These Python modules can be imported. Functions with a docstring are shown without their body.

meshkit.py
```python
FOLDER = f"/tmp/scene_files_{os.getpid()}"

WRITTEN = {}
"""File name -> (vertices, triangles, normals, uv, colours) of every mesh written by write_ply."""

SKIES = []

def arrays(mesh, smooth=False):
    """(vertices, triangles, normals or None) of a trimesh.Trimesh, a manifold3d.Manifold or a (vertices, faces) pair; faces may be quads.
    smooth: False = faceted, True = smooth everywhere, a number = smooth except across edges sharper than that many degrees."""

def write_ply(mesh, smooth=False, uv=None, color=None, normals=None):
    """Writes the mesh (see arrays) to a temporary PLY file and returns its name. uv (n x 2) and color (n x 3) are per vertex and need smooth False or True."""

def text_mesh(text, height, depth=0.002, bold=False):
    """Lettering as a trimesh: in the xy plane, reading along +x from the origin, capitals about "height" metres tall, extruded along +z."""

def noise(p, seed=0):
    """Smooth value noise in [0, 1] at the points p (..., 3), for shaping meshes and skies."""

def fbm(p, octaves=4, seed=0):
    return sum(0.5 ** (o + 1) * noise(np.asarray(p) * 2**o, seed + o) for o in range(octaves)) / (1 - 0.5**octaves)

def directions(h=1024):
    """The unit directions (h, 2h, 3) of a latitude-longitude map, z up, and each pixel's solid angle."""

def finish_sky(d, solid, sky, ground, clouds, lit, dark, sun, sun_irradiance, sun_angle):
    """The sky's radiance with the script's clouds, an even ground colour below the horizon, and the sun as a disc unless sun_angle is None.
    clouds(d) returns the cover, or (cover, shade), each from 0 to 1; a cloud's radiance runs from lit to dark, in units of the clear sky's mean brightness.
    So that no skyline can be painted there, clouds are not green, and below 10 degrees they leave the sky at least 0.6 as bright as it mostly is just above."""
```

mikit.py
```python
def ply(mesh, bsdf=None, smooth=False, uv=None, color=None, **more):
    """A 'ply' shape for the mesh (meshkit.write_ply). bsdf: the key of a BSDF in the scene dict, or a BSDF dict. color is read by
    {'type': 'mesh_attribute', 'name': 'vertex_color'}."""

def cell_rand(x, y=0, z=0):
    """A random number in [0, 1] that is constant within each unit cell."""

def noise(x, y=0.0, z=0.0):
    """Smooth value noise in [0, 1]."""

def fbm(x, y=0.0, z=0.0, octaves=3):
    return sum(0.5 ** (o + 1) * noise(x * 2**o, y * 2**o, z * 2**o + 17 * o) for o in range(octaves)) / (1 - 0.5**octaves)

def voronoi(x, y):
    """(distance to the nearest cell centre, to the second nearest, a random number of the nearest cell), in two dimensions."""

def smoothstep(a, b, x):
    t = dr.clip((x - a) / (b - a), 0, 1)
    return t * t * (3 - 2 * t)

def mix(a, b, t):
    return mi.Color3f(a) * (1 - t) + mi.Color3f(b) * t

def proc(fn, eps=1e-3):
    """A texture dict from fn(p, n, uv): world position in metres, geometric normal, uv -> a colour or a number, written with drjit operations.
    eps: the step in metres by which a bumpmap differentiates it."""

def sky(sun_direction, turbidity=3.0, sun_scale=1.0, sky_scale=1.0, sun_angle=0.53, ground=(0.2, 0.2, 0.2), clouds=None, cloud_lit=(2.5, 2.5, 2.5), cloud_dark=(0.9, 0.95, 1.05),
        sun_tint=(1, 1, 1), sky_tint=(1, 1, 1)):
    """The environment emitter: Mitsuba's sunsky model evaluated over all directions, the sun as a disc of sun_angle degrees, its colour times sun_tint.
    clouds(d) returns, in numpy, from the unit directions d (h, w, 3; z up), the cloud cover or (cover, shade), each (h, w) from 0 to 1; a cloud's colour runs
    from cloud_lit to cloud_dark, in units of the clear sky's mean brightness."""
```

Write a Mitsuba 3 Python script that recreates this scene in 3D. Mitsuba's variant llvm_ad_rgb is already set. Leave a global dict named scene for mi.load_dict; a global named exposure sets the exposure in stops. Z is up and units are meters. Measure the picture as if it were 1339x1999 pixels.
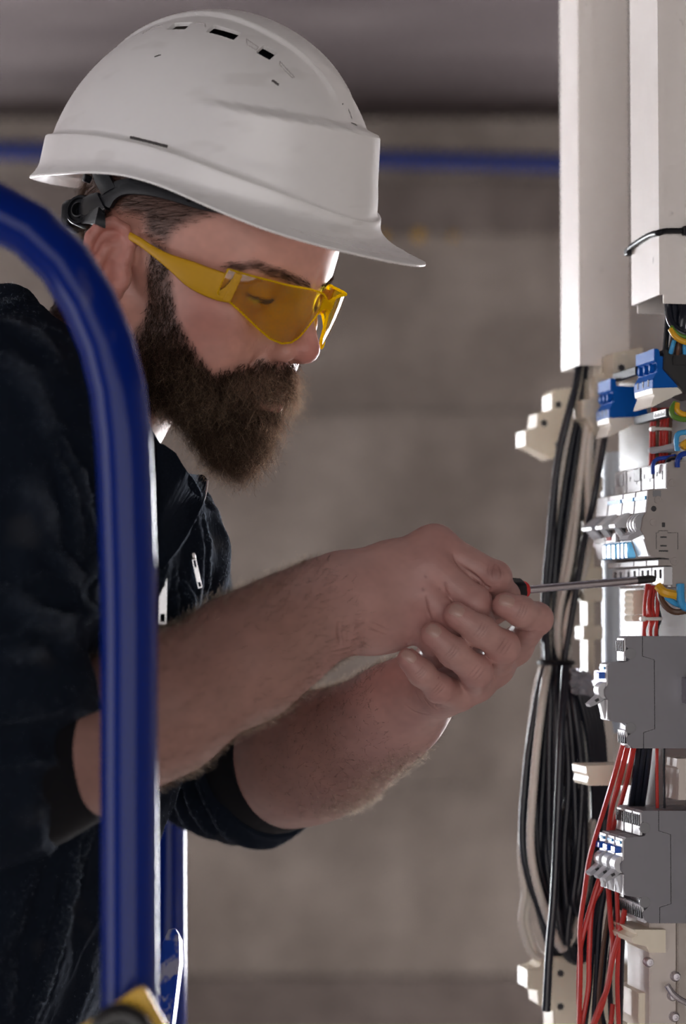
import math
import numpy as np
import trimesh
import drjit as dr
import mitsuba as mi
import mikit
import meshkit
from shapely.geometry import Polygon, box as sbox

scene, labels = {}, {}
# ------------------------------------------------------------------ camera, light, exposure
F = 4320.0                              # focal length in pixels of the 1339 x 1999 frame
CX, CY = 669.5, 999.5
PITCH = math.atan(200 / F)              # the camera looks slightly up
CAM = np.array([0.0, 0.0, 1.45])
FWD = np.array([0.0, math.cos(PITCH), math.sin(PITCH)])
RIGHT = np.array([1.0, 0.0, 0.0])
UP = np.cross(RIGHT, FWD)
FOCUS = 1.60
scene['camera'] = {'type': 'thinlens', 'fov': math.degrees(2 * math.atan(1339 / 2 / F)), 'fov_axis': 'x', 'near_clip': 0.05, 'far_clip': 60.0,
                   'aperture_radius': 0.0105, 'focus_distance': FOCUS,
                   'to_world': mi.ScalarTransform4f().look_at(origin=CAM.tolist(), target=(CAM + FWD).tolist(), up=[0, 0, 1])}
exposure = 0.0
# daylight through the room's windows (radiance of each pane): see the window builder in the room section
DAY_LEFT, DAY_RIGHT, DAY_FRONT, DAY_SIDE = (34.0, 35.0, 36.5), (50.0, 50.0, 51.0), (1.78, 1.70, 1.67), (2.9, 2.82, 2.95)
scene['sky'] = {'type': 'constant', 'radiance': {'type': 'rgb', 'value': [0.02, 0.02, 0.022]}}


def at(x, y, Y):
    """The point at distance Y from the camera's plane (world y) on the line of sight through the pixel."""
    r = FWD + RIGHT * ((x - CX) / F) - UP * ((y - CY) / F)
    return CAM + r * ((Y - CAM[1]) / r[1])


def proj(p):
    q = np.asarray(p, float) - CAM
    d = q @ FWD
    return np.stack([CX + F * (q @ RIGHT) / d, CY - F * (q @ UP) / d], -1)


def ray(x, y):
    r = FWD + RIGHT * ((x - CX) / F) - UP * ((y - CY) / F)
    return r / np.linalg.norm(r)


# ------------------------------------------------------------------ scene entries
def bsdf(key, d, two=True):
    scene[key] = {'type': 'twosided', 'b': d} if two else d
    return key


def rgb(*c):
    return {'type': 'rgb', 'value': list(c)}


def principled(color, rough=0.5, spec=0.5, metal=0.0, **kw):
    c = rgb(*color) if isinstance(color, (tuple, list)) else color
    return {'type': 'principled', 'base_color': c, 'roughness': rough, 'specular': spec, 'metallic': metal, **kw}


def plastic(key, color, rough=0.35, spec=0.5, **kw):
    return bsdf(key, principled(color, rough, spec, **kw))


counts = {}


def key_for(name, parent=None):
    base = (parent + '__' if parent else '') + name
    n = counts.get(base, 0)
    counts[base] = n + 1
    return base if n == 0 else f'{base}_{n:03d}'


def obj(name, mesh, mat, parent=None, label=None, cat=None, group=None, kind=None, smooth=False, **kw):
    k = key_for(name, parent)
    scene[k] = mikit.ply(mesh, mat, smooth=smooth, **kw)
    tag(k, label, cat, group, kind)
    return k


def tag(k, label=None, cat=None, group=None, kind=None):
    d = labels.setdefault(k, {})
    for a, b in (('label', label), ('category', cat), ('group', group), ('kind', kind)):
        if b:
            d[a] = b
    if not d:
        labels.pop(k)


def thing(name, label, cat, group=None):
    k = key_for(name)
    tag(k, label, cat, group)
    return k


# ------------------------------------------------------------------ mesh helpers
cat_mesh = trimesh.util.concatenate


def V(*a):
    return np.array(a, float)


def unit(v):
    v = np.asarray(v, float)
    return v / np.linalg.norm(v, axis=-1, keepdims=True)


def spline(pts, n):
    """Catmull-Rom through the points (any number of columns), resampled evenly by length of the first three."""
    p = np.asarray(pts, float)
    if len(p) == 2:
        t = np.linspace(0, 1, n)[:, None]
        return p[0] * (1 - t) + p[1] * t
    e = np.vstack([2 * p[0] - p[1], p, 2 * p[-1] - p[-2]])
    out = []
    for i in range(len(p) - 1):
        a, b, c, d = e[i:i + 4]
        t = np.linspace(0, 1, 24, endpoint=False)[:, None]
        out.append(0.5 * (2 * b + (c - a) * t + (2 * a - 5 * b + 4 * c - d) * t**2 + (3 * b - a - 3 * c + d) * t**3))
    q = np.vstack(out + [p[-1:]])
    s = np.r_[0, np.cumsum(np.linalg.norm(np.diff(q[:, :3], axis=0), axis=1))]
    u = np.linspace(0, s[-1], n)
    return np.stack([np.interp(u, s, q[:, k]) for k in range(q.shape[1])], 1)


def frames(p):
    t = unit(np.gradient(p, axis=0))
    a = np.cross(t[0], [0, 0, 1.0] if abs(t[0][2]) < 0.9 else [1.0, 0, 0])
    A = []
    for k in range(len(p)):
        a = a - t[k] * (a @ t[k])
        a = a / np.linalg.norm(a)
        A.append(a)
    A = np.array(A)
    return t, A, np.cross(t, A)


def tube(pts, r, sides=10, n=None, caps=True, flat=None):
    """A tube round the smooth line through the points; r a number or one per resampled point; flat: (wa, wb) factors of an oval section."""
    p = spline(pts, n) if n else np.asarray(pts, float)
    t, a, b = frames(p)
    ang = np.arange(sides) * 2 * np.pi / sides
    fa, fb = flat or (1, 1)
    rr = np.broadcast_to(r, (len(p),))[:, None, None]
    v = p[:, None] + rr * (np.cos(ang)[None, :, None] * a[:, None] * fa + np.sin(ang)[None, :, None] * b[:, None] * fb)
    i, j = np.meshgrid(np.arange(len(p) - 1), np.arange(sides), indexing='ij')
    q = np.stack([i * sides + j, i * sides + (j + 1) % sides, (i + 1) * sides + (j + 1) % sides, (i + 1) * sides + j], -1).reshape(-1, 4)
    f = np.vstack([q[:, [0, 1, 2]], q[:, [0, 2, 3]]])
    v = v.reshape(-1, 3)
    if caps:
        m = len(v)
        v = np.vstack([v, p[0], p[-1]])
        j = np.arange(sides)
        f = np.vstack([f, np.stack([j * 0 + m, (j + 1) % sides, j], 1), np.stack([j * 0 + m + 1, (len(p) - 1) * sides + j, (len(p) - 1) * sides + (j + 1) % sides], 1)])
    return trimesh.Trimesh(v, f, process=False)


def loft(rings, closed_ends=True, wrap=True):
    """Quads between consecutive rings of equal length (k, m, 3)."""
    R_ = np.asarray(rings, float)
    k, m = R_.shape[:2]
    i, j = np.meshgrid(np.arange(k - 1), np.arange(m if wrap else m - 1), indexing='ij')
    q = np.stack([i * m + j, i * m + (j + 1) % m, (i + 1) * m + (j + 1) % m, (i + 1) * m + j], -1).reshape(-1, 4)
    v, f = R_.reshape(-1, 3), np.vstack([q[:, [0, 1, 2]], q[:, [0, 2, 3]]])
    if closed_ends:
        n = len(v)
        v = np.vstack([v, R_[0].mean(0), R_[-1].mean(0)])
        j = np.arange(m)
        f = np.vstack([f, np.stack([j * 0 + n, (j + 1) % m, j], 1), np.stack([j * 0 + n + 1, (k - 1) * m + j, (k - 1) * m + (j + 1) % m], 1)])
    return trimesh.Trimesh(v, f, process=False)


def lathe(profile, sides=32):
    """Revolves (radius, height) pairs about z."""
    pr = np.asarray(profile, float)
    a = np.arange(sides) * 2 * np.pi / sides
    rings = [np.stack([np.cos(a) * r, np.sin(a) * r, a * 0 + h], 1) for r, h in pr]
    return loft(rings)


def place(mesh, origin, ex, ey, ez):
    """Moves a mesh from its own axes to the given ones."""
    m = mesh.copy()
    m.vertices = np.asarray(origin) + m.vertices @ np.array([ex, ey, ez], float)
    if np.linalg.det(np.array([ex, ey, ez], float)) < 0:
        m.faces = m.faces[:, ::-1]
    return m


def prism(poly, depth, bevel=0.0, base=0.0):
    """Extrudes a polygon (points, or a shapely polygon with holes) along z from base to base + depth, with a small chamfer on both faces."""
    g = poly if hasattr(poly, 'exterior') else Polygon(poly)
    g = g.buffer(0)
    if g.geom_type != 'Polygon':
        g = max(g.geoms, key=lambda s: s.area)
    if bevel <= 0:
        m = trimesh.creation.extrude_polygon(g, depth, engine='earcut')
        m.apply_translation([0, 0, base])
        return m
    import manifold3d as m3
    rings = [np.array(g.exterior.coords)[:-1]] + [np.array(i.coords)[:-1] for i in g.interiors]
    cs = m3.CrossSection(rings, m3.FillRule.EvenOdd)
    core = m3.Manifold.extrude(cs, depth - 2 * bevel).translate((0, 0, base + bevel))
    steps = [core]
    small = cs.offset(-bevel, m3.JoinType.Miter, 2.0)
    thin = 1e-6
    for z0, z1 in ((base, base + bevel), (base + depth, base + depth - bevel)):
        steps.append(m3.Manifold.extrude(small, abs(depth)).translate((0, 0, base)))
        mid = cs.offset(-bevel * 0.4, m3.JoinType.Miter, 2.0)
        steps.append(m3.Manifold.extrude(mid, depth - 2 * bevel * 0.4).translate((0, 0, base + bevel * 0.4)))
        break
    m = m3.Manifold.batch_boolean(steps, m3.OpType.Add).to_mesh()
    return trimesh.Trimesh(m.vert_properties[:, :3], m.tri_verts, process=False)


def rbox(sx, sy, sz, r=0.0, center=(0, 0, 0), seg=2):
    """A box with rounded edges."""
    c = np.asarray(center, float)
    if r <= 0:
        m = trimesh.creation.box([sx, sy, sz])
        m.apply_translation(c)
        return m
    import manifold3d as m3
    s = m3.Manifold.sphere(r, 4 * seg)
    pts = [s.translate((x * (sx / 2 - r), y * (sy / 2 - r), z * (sz / 2 - r))) for x in (-1, 1) for y in (-1, 1) for z in (-1, 1)]
    m = m3.Manifold.batch_hull(pts).to_mesh()
    m = trimesh.Trimesh(m.vert_properties[:, :3], m.tri_verts, process=False)
    m.apply_translation(c)
    return m


def grid_mesh(Pg):
    k, m = Pg.shape[:2]
    i, j = np.meshgrid(np.arange(k - 1), np.arange(m - 1), indexing='ij')
    q = np.stack([i * m + j, i * m + j + 1, (i + 1) * m + j + 1, (i + 1) * m + j], -1).reshape(-1, 4)
    return trimesh.Trimesh(Pg.reshape(-1, 3), np.vstack([q[:, [0, 1, 2]], q[:, [0, 2, 3]]]), process=False)


# ------------------------------------------------------------------ distance fields (all lengths in metres), meshed with surface nets
f4 = np.float32


def smin(a, b, k):
    h = np.maximum(k - np.abs(a - b), 0) / k
    return np.minimum(a, b) - h * h * (k * 0.25)


def smax(a, b, k):
    return -smin(-a, -b, k)


def d_sphere(p, c, r):
    return np.linalg.norm(p - np.asarray(c, f4), axis=1) - f4(r)


def d_ell(p, c, r, rot=None):
    q = p - np.asarray(c, f4)
    if rot is not None:
        q = q @ np.asarray(rot, f4)
    r = np.asarray(r, f4)
    k0 = np.linalg.norm(q / r, axis=1)
    k1 = np.linalg.norm(q / (r * r), axis=1)
    return k0 * (k0 - 1) / np.maximum(k1, 1e-6)


def d_cone(p, a, b, ra, rb):
    """A capsule whose radius runs from ra at a to rb at b."""
    a, b = np.asarray(a, f4), np.asarray(b, f4)
    ba = b - a
    t = np.clip((p - a) @ ba / f4(ba @ ba), 0, 1)
    t = t.astype(f4)
    return np.linalg.norm(p - a - t[:, None] * ba, axis=1) - (ra + (rb - ra) * t).astype(f4)


def d_chain(p, pts, radii, k=0.0):
    d = None
    for i in range(len(pts) - 1):
        e = d_cone(p, pts[i], pts[i + 1], radii[i], radii[i + 1])
        d = e if d is None else (smin(d, e, k) if k else np.minimum(d, e))
    return d


def near_only(p, lo, hi, fn, pad=0.03):
    """fn where the points lie near the box; elsewhere just the distance to the box."""
    lo, hi = np.asarray(lo, f4), np.asarray(hi, f4)
    q = np.maximum(np.maximum(lo - p, p - hi), 0)
    d = np.linalg.norm(q, axis=1).astype(f4)
    m = d < pad
    if m.any():
        d = d.copy()
        d[m] = fn(p[m])
    return d


def sdf_mesh(fn, lo, hi, h, B=8, slack=1.4, chunk=400000):
    lo, hi = np.asarray(lo, float), np.asarray(hi, float)
    nb = np.ceil((hi - lo) / (B * h)).astype(int)
    I = np.stack(np.meshgrid(*[np.arange(n) for n in nb], indexing='ij'), -1).reshape(-1, 3)

    def run(p):
        return np.concatenate([fn(p[i:i + chunk].astype(f4)) for i in range(0, len(p), chunk)])

    d = run(lo + (I + 0.5) * (B * h))
    I = I[np.abs(d) < slack * B * h * 0.87]
    off = np.stack(np.meshgrid(*[np.arange(B + 1)] * 3, indexing='ij'), -1).reshape(-1, 3)
    pts = (lo + (I[:, None] * B + off[None]) * h).reshape(-1, 3)
    val = run(pts).reshape(len(I), B + 1, B + 1, B + 1)
    s = val < 0
    corner = [(a, b, c) for a in (0, 1) for b in (0, 1) for c in (0, 1)]
    cut = lambda A, o: A[:, o[0]:B + o[0], o[1]:B + o[1], o[2]:B + o[2]]
    n_in = sum(cut(s, o).astype(np.int8) for o in corner)
    mixed = (n_in > 0) & (n_in < 8)
    bi, ci, cj, ck = np.nonzero(mixed)
    cell = I[bi] * B + np.stack([ci, cj, ck], 1)
    cv = np.stack([val[bi, ci + o[0], cj + o[1], ck + o[2]] for o in corner], 1)
    acc, num = np.zeros((len(cell), 3)), np.zeros(len(cell))
    for a in range(8):
        for b in range(a + 1, 8):
            oa, ob = np.array(corner[a]), np.array(corner[b])
            if np.abs(oa - ob).sum() != 1:
                continue
            x, y = cv[:, a], cv[:, b]
            m = (x < 0) != (y < 0)
            t = (x / np.where(m, x - y, 1))[:, None]
            acc += np.where(m[:, None], oa + t * (ob - oa), 0)
            num += m
    verts = lo + (cell + acc / num[:, None]) * h
    dims = nb * B + 2
    key = ((cell[:, 0] + 1) * dims[1] + cell[:, 1] + 1) * dims[2] + cell[:, 2] + 1
    order = np.argsort(key)
    sk = key[order]

    def find(c):
        k = ((c[:, 0] + 1) * dims[1] + c[:, 1] + 1) * dims[2] + c[:, 2] + 1
        i = np.clip(np.searchsorted(sk, k), 0, len(sk) - 1)
        return np.where(sk[i] == k, order[i], -1)

    faces = []
    for ax in range(3):
        o = [0, 0, 0]
        o[ax] = 1
        idx = corner.index(tuple(o))
        a_in, b_in = cv[:, 0] < 0, cv[:, idx] < 0
        m = a_in != b_in
        c = cell[m]
        u, v = (ax + 1) % 3, (ax + 2) % 3
        eu, ev = np.eye(3, dtype=int)[u], np.eye(3, dtype=int)[v]
        q = np.stack([find(c), find(c - eu), find(c - eu - ev), find(c - ev)], 1)
        flip = a_in[m]
        q = np.where(flip[:, None], q, q[:, ::-1])
        q = q[(q >= 0).all(1)]
        faces.append(q)
    q = np.vstack(faces)
    return trimesh.Trimesh(verts, np.vstack([q[:, [0, 1, 2]], q[:, [0, 2, 3]]]), process=False)


def grad(fn, p, e=0.0006):
    p = p.astype(f4)
    g = np.stack([fn(p + np.eye(3, dtype=f4)[k] * e) - fn(p - np.eye(3, dtype=f4)[k] * e) for k in range(3)], 1)
    return unit(g + 1e-9)


def sstep(a, b, x):
    t = np.clip((np.asarray(x, float) - a) / (b - a), 0, 1)
    return t * t * (3 - 2 * t)


def seg_t(p, a, b):
    ab = b - a
    t = np.clip((p - a) @ ab / (ab @ ab), 0, 1)
    return t, np.linalg.norm(p - a - t[:, None] * ab, axis=1)




def vnoise(p, scale, seed=0, octaves=2):
    return meshkit.fbm(np.asarray(p, float) * scale, octaves, seed) - 0.5


def strands(roots, dirs, lengths, bend, r0, seg=5, curl=0.0, r1=0.25, seed=1, wave=2.0):
    """Hairs as thin three-sided tubes: each starts at its root, leaves along dirs and bends towards bend (per hair), all arrays (n, 3)."""
    g = np.random.default_rng(seed)
    n = len(roots)
    t = np.linspace(0, 1, seg + 1)[None, :, None]
    L = np.asarray(lengths)[:, None, None]
    p = roots[:, None] + L * (dirs[:, None] * t * (1 - 0.5 * t) + bend[:, None] * t * t * 0.5)
    if curl:
        ph, k = g.uniform(0, 6.28, (n, 1, 3)), g.uniform(0.6, 1.4, (n, 1, 3)) * wave
        p = p + curl * np.sin(k * 6.28 * t + ph) * t * L
    tan = unit(np.gradient(p, axis=1))
    a = unit(np.cross(tan, g.normal(size=(n, 1, 3))))
    b = np.cross(tan, a)
    rad = np.asarray(r0).reshape(-1, 1, 1) * (1 - (1 - r1) * t)
    ang = np.arange(3) * 2 * np.pi / 3
    v = p[:, :, None] + rad[:, :, None] * (np.cos(ang)[None, None, :, None] * a[:, :, None] + np.sin(ang)[None, None, :, None] * b[:, :, None])
    i, j = np.meshgrid(np.arange(seg), np.arange(3), indexing='ij')
    q = np.stack([i * 3 + j, i * 3 + (j + 1) % 3, (i + 1) * 3 + (j + 1) % 3, (i + 1) * 3 + j], -1).reshape(-1, 4)
    f = np.vstack([q[:, [0, 1, 2]], q[:, [0, 2, 3]]])
    f = (f[None] + (np.arange(n) * (seg + 1) * 3)[:, None, None]).reshape(-1, 3)
    return trimesh.Trimesh(v.reshape(-1, 3), f, process=False)


# ------------------------------------------------------------------ the room: raw concrete, windows left and right of the view and behind the camera
XL, XR, YF, YB, ZC = -2.7, 2.6, -2.6, 4.5, 2.47


def concrete_color(p, n, uv):
    a = mikit.fbm(p[0] * 2.1 + 3, p[1] * 2.1, p[2] * 2.6, octaves=4)
    b = mikit.fbm(p[0] * 9 + 11, p[1] * 9, p[2] * 4, octaves=3)
    c = mikit.noise(p[0] * 38, p[1] * 38, p[2] * 38)
    streak = mikit.fbm(p[0] * 7, p[1] * 7 + 4, p[2] * 0.8, octaves=3)
    t = 0.5 * a + 0.25 * b + 0.25 * streak
    col = mikit.mix((0.195, 0.168, 0.152), (0.385, 0.345, 0.315), mikit.smoothstep(0.30, 0.70, t))
    patch = mikit.smoothstep(0.60, 0.72, mikit.fbm(p[0] * 3.1 + 40, p[1] * 3.1, p[2] * 3.7 + 9, octaves=3))
    col = mikit.mix(col, (0.19, 0.165, 0.15), patch * 0.55)
    return col * (0.92 + 0.16 * c)


bsdf('concrete', principled(mikit.proc(concrete_color), 0.85, 0.25))
bsdf('concrete_dark', principled(mikit.proc(lambda p, n, uv: concrete_color(p, n, uv) * mi.Color3f(0.66, 0.64, 0.66)), 0.85, 0.2))


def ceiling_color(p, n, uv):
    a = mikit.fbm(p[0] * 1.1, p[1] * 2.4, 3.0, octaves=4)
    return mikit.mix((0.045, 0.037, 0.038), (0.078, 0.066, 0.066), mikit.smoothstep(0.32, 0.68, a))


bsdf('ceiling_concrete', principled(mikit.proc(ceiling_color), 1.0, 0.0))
plastic('window_frame_white', (0.7, 0.7, 0.7), 0.4)

FLOOR = rbox(XR - XL + 0.6, YB - YF + 0.6, 0.2, center=((XL + XR) / 2, (YF + YB) / 2, -0.1))
obj('floor', FLOOR, 'concrete', kind='structure', label='bare grey concrete floor')
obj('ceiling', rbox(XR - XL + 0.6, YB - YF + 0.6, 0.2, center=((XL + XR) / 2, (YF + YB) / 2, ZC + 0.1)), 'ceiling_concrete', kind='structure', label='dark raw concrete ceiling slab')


def wall_mesh(x0, x1, z0, z1, holes, depth=0.2):
    g = sbox(x0, z0, x1, z1)
    for h in holes:
        g = g.difference(sbox(*h))
    parts = getattr(g, 'geoms', [g])
    return cat_mesh([trimesh.creation.extrude_polygon(q, depth, engine='earcut') for q in parts if q.area > 1e-6])


WIN_L = (-2.45, 0.60, -0.98, 2.02)
WIN_R = (0.80, 0.60, 1.90, 2.02)
WIN_F = (-2.4, 0.12, 2.4, 2.38)
wall = thing('wall_back', 'raw grey-brown concrete back wall cast in horizontal courses', None)
tag(wall, kind='structure')
joints = [0.0, 0.72, 1.105, 1.865, 2.23, 2.34, ZC]
for k in range(len(joints) - 1):
    z0, z1 = joints[k] + 0.0015, joints[k + 1] - 0.0015
    m = wall_mesh(XL - 0.2, XR + 0.2, z0, z1, [WIN_L, WIN_R])
    m = place(m, (0, YB + (0.007 if k % 2 else 0.0), 0), (1, 0, 0), (0, 0, 1), (0, 1, 0))
    obj('panel', m, 'concrete_dark' if k in (0, 4) else 'concrete', wall)
obj('joint_backing', place(wall_mesh(XL - 0.2, XR + 0.2, 0, ZC, [WIN_L, WIN_R], 0.15), (0, YB + 0.016, 0), (1, 0, 0), (0, 0, 1), (0, 1, 0)), 'concrete', wall)
obj('wall_front', place(wall_mesh(XL - 0.2, XR + 0.2, 0, ZC, [WIN_F]), (0, YF, 0), (1, 0, 0), (0, 0, 1), (0, -1, 0)), 'concrete', kind='structure', label='concrete wall behind the viewer')
WIN_S = (-0.3, 0.55, 1.5, 2.05)
obj('wall_left', place(wall_mesh(YF, YB, 0, ZC, [WIN_S]), (XL, 0, 0), (0, 1, 0), (0, 0, 1), (-1, 0, 0)), 'concrete', kind='structure', label='concrete wall at the left')
obj('wall_right', rbox(0.2, YB - YF, ZC, center=(XR + 0.1, (YF + YB) / 2, ZC / 2)), 'concrete', kind='structure', label='concrete wall at the right')


def window(n, hole, y, facing, day, turn=None):
    """A window in a wall at y: frame with one mullion, and a pane that lets in diffuse daylight."""
    x0, z0, x1, z1 = hole
    k = f'window_{n}'
    tag(k, ['', 'bright window left of the view', 'bright window right of the view', 'wide window behind the viewer', 'window in the left wall beside the viewer'][n], kind='structure')
    g = sbox(x0, z0, x1, z1).difference(sbox(x0 + 0.05, z0 + 0.05, (x0 + x1) / 2 - 0.02, z1 - 0.05)).difference(sbox((x0 + x1) / 2 + 0.02, z0 + 0.05, x1 - 0.05, z1 - 0.05))
    m = place(trimesh.creation.extrude_polygon(g, 0.06, engine='earcut'), (0, y, 0), (1, 0, 0), (0, 0, 1), (0, -facing, 0))
    if turn:
        m = place(m, (0, 0, 0), *turn)
    scene[k + '__frame'] = mikit.ply(m, 'window_frame_white')
    c = [(x0, z0), (x1, z0), (x1, z1), (x0, z1)]
    v = np.array([(x, y - facing * 0.05, z) for x, z in c])
    f = np.array([[0, 1, 2], [0, 2, 3]])
    nrm = np.cross(v[1] - v[0], v[2] - v[0])
    if nrm[1] * facing < 0:
        f = f[:, ::-1]
    if turn:
        q = place(trimesh.Trimesh(v, f, process=False), (0, 0, 0), *turn)
        v, f = np.array(q.vertices), np.array(q.faces)
    scene[k + '__pane'] = mikit.ply(trimesh.Trimesh(v, f, process=False), {'type': 'diffuse', 'reflectance': rgb(0.5, 0.5, 0.5)},
                                    emitter={'type': 'area', 'radiance': rgb(*day)})


window(1, WIN_L, YB + 0.1, -1, DAY_LEFT)
window(2, WIN_R, YB + 0.1, -1, DAY_RIGHT)
window(3, WIN_F, YF - 0.1, 1, DAY_FRONT)
window(4, (-WIN_S[2], WIN_S[1], -WIN_S[0], WIN_S[3]), XL - 0.1, 1, DAY_SIDE, ((0, -1, 0), (1, 0, 0), (0, 0, 1)))

plastic('blue_pipe_paint', (0.006, 0.022, 0.16), 0.35)
PIPE_Y = 4.40
pa, pb = at(-2600, 230, PIPE_Y), at(3600, 378, PIPE_Y)
pipe = thing('blue_pipe', 'thin blue pipe running along the back wall under the ceiling, behind the worker', 'pipe')
obj('tube', tube([pa, pb], 0.0185, 16, 12), 'blue_pipe_paint', pipe, smooth=40)
plastic('yellow_plug_paint', (0.5, 0.3, 0.03), 0.5)
for x, y, w in ((748, 462, 0.009), (817, 459, 0.011), (884, 462, 0.006)):
    c = at(x, y, YB)
    m = place(lathe([(0.001, -0.02), (w, -0.02), (w, 0.012), (w * 0.6, 0.016), (0.001, 0.016)], 12), c, (1, 0, 0), (0, 0, 1), (0, -1, 0))
    obj('form_plug', m, 'yellow_plug_paint', label='small yellow plug in the back wall, ' + {748: 'just right of the hard hat peak', 817: 'second from the hard hat peak', 884: 'third and smallest from the hard hat peak'}[x], cat='plug', group='yellow plugs in the back wall')
# ------------------------------------------------------------------ blue tubular ladder with hoop handrails in front of and behind the man
def blue_paint(p, n, uv):
    w = mikit.fbm(p[0] * 60, p[1] * 60, p[2] * 22, octaves=3)
    s = mikit.smoothstep(0.70, 0.80, w)
    return mikit.mix((0.0015, 0.014, 0.15), (0.05, 0.055, 0.15), s * 0.5)


bsdf('ladder_blue', principled(mikit.proc(blue_paint), 0.15, 0.20))
plastic('ladder_yellow', (0.62, 0.36, 0.015), 0.4)
plastic('ladder_black', (0.015, 0.014, 0.014), 0.4)


def worn_blue(p, n, uv):
    s = mikit.smoothstep(0.42, 0.62, mikit.fbm(p[0] * 130, p[1] * 130, p[2] * 90, octaves=3))
    return mikit.mix((0.02, 0.07, 0.45), (0.42, 0.42, 0.55), s)


bsdf('ladder_worn_blue', principled(mikit.proc(worn_blue), 0.28, 0.6, 0.2))
ladder = thing('ladder', 'blue tubular ladder with a curved hoop handrail standing in front of the man', 'ladder')
HOOP = [(250, 3000), (252, 2400), (253, 1999), (252, 1500), (252, 1200), (248, 1050), (241, 865), (223, 725), (185, 615), (135, 525), (70, 457), (0, 416), (-120, 372), (-260, 365), (-400, 410), (-500, 520), (-545, 700), (-556, 1100), (-560, 2000), (-560, 3000)]
near = np.array([at(x, y, 1.30) for x, y in HOOP])
near[0, 2] = near[-1, 2] = 0.0
near[0, 0], near[-1, 0] = near[1, 0], near[-2, 0]
hoop = spline(near, 130)
obj('handrail', tube(hoop, 0.0168, 28), 'ladder_blue', ladder, 'near blue hoop handrail', smooth=40)
far = near + (at(327, 1750, 1.95) - at(253, 1750, 1.30)) * [1, 1, 0]
far[1:-1, 2] -= 0.13
obj('handrail', tube(spline(far, 130), 0.0168, 28), 'ladder_blue', ladder, smooth=40)
for y, r in ((1511, 0.01695),):
    c = at(252, y, 1.30)
    obj('weld_ring', tube([c - [0, 0, 0.0016], c + [0, 0, 0.0016]], r, 28, 2), 'ladder_blue', ladder, smooth=40)
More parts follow.
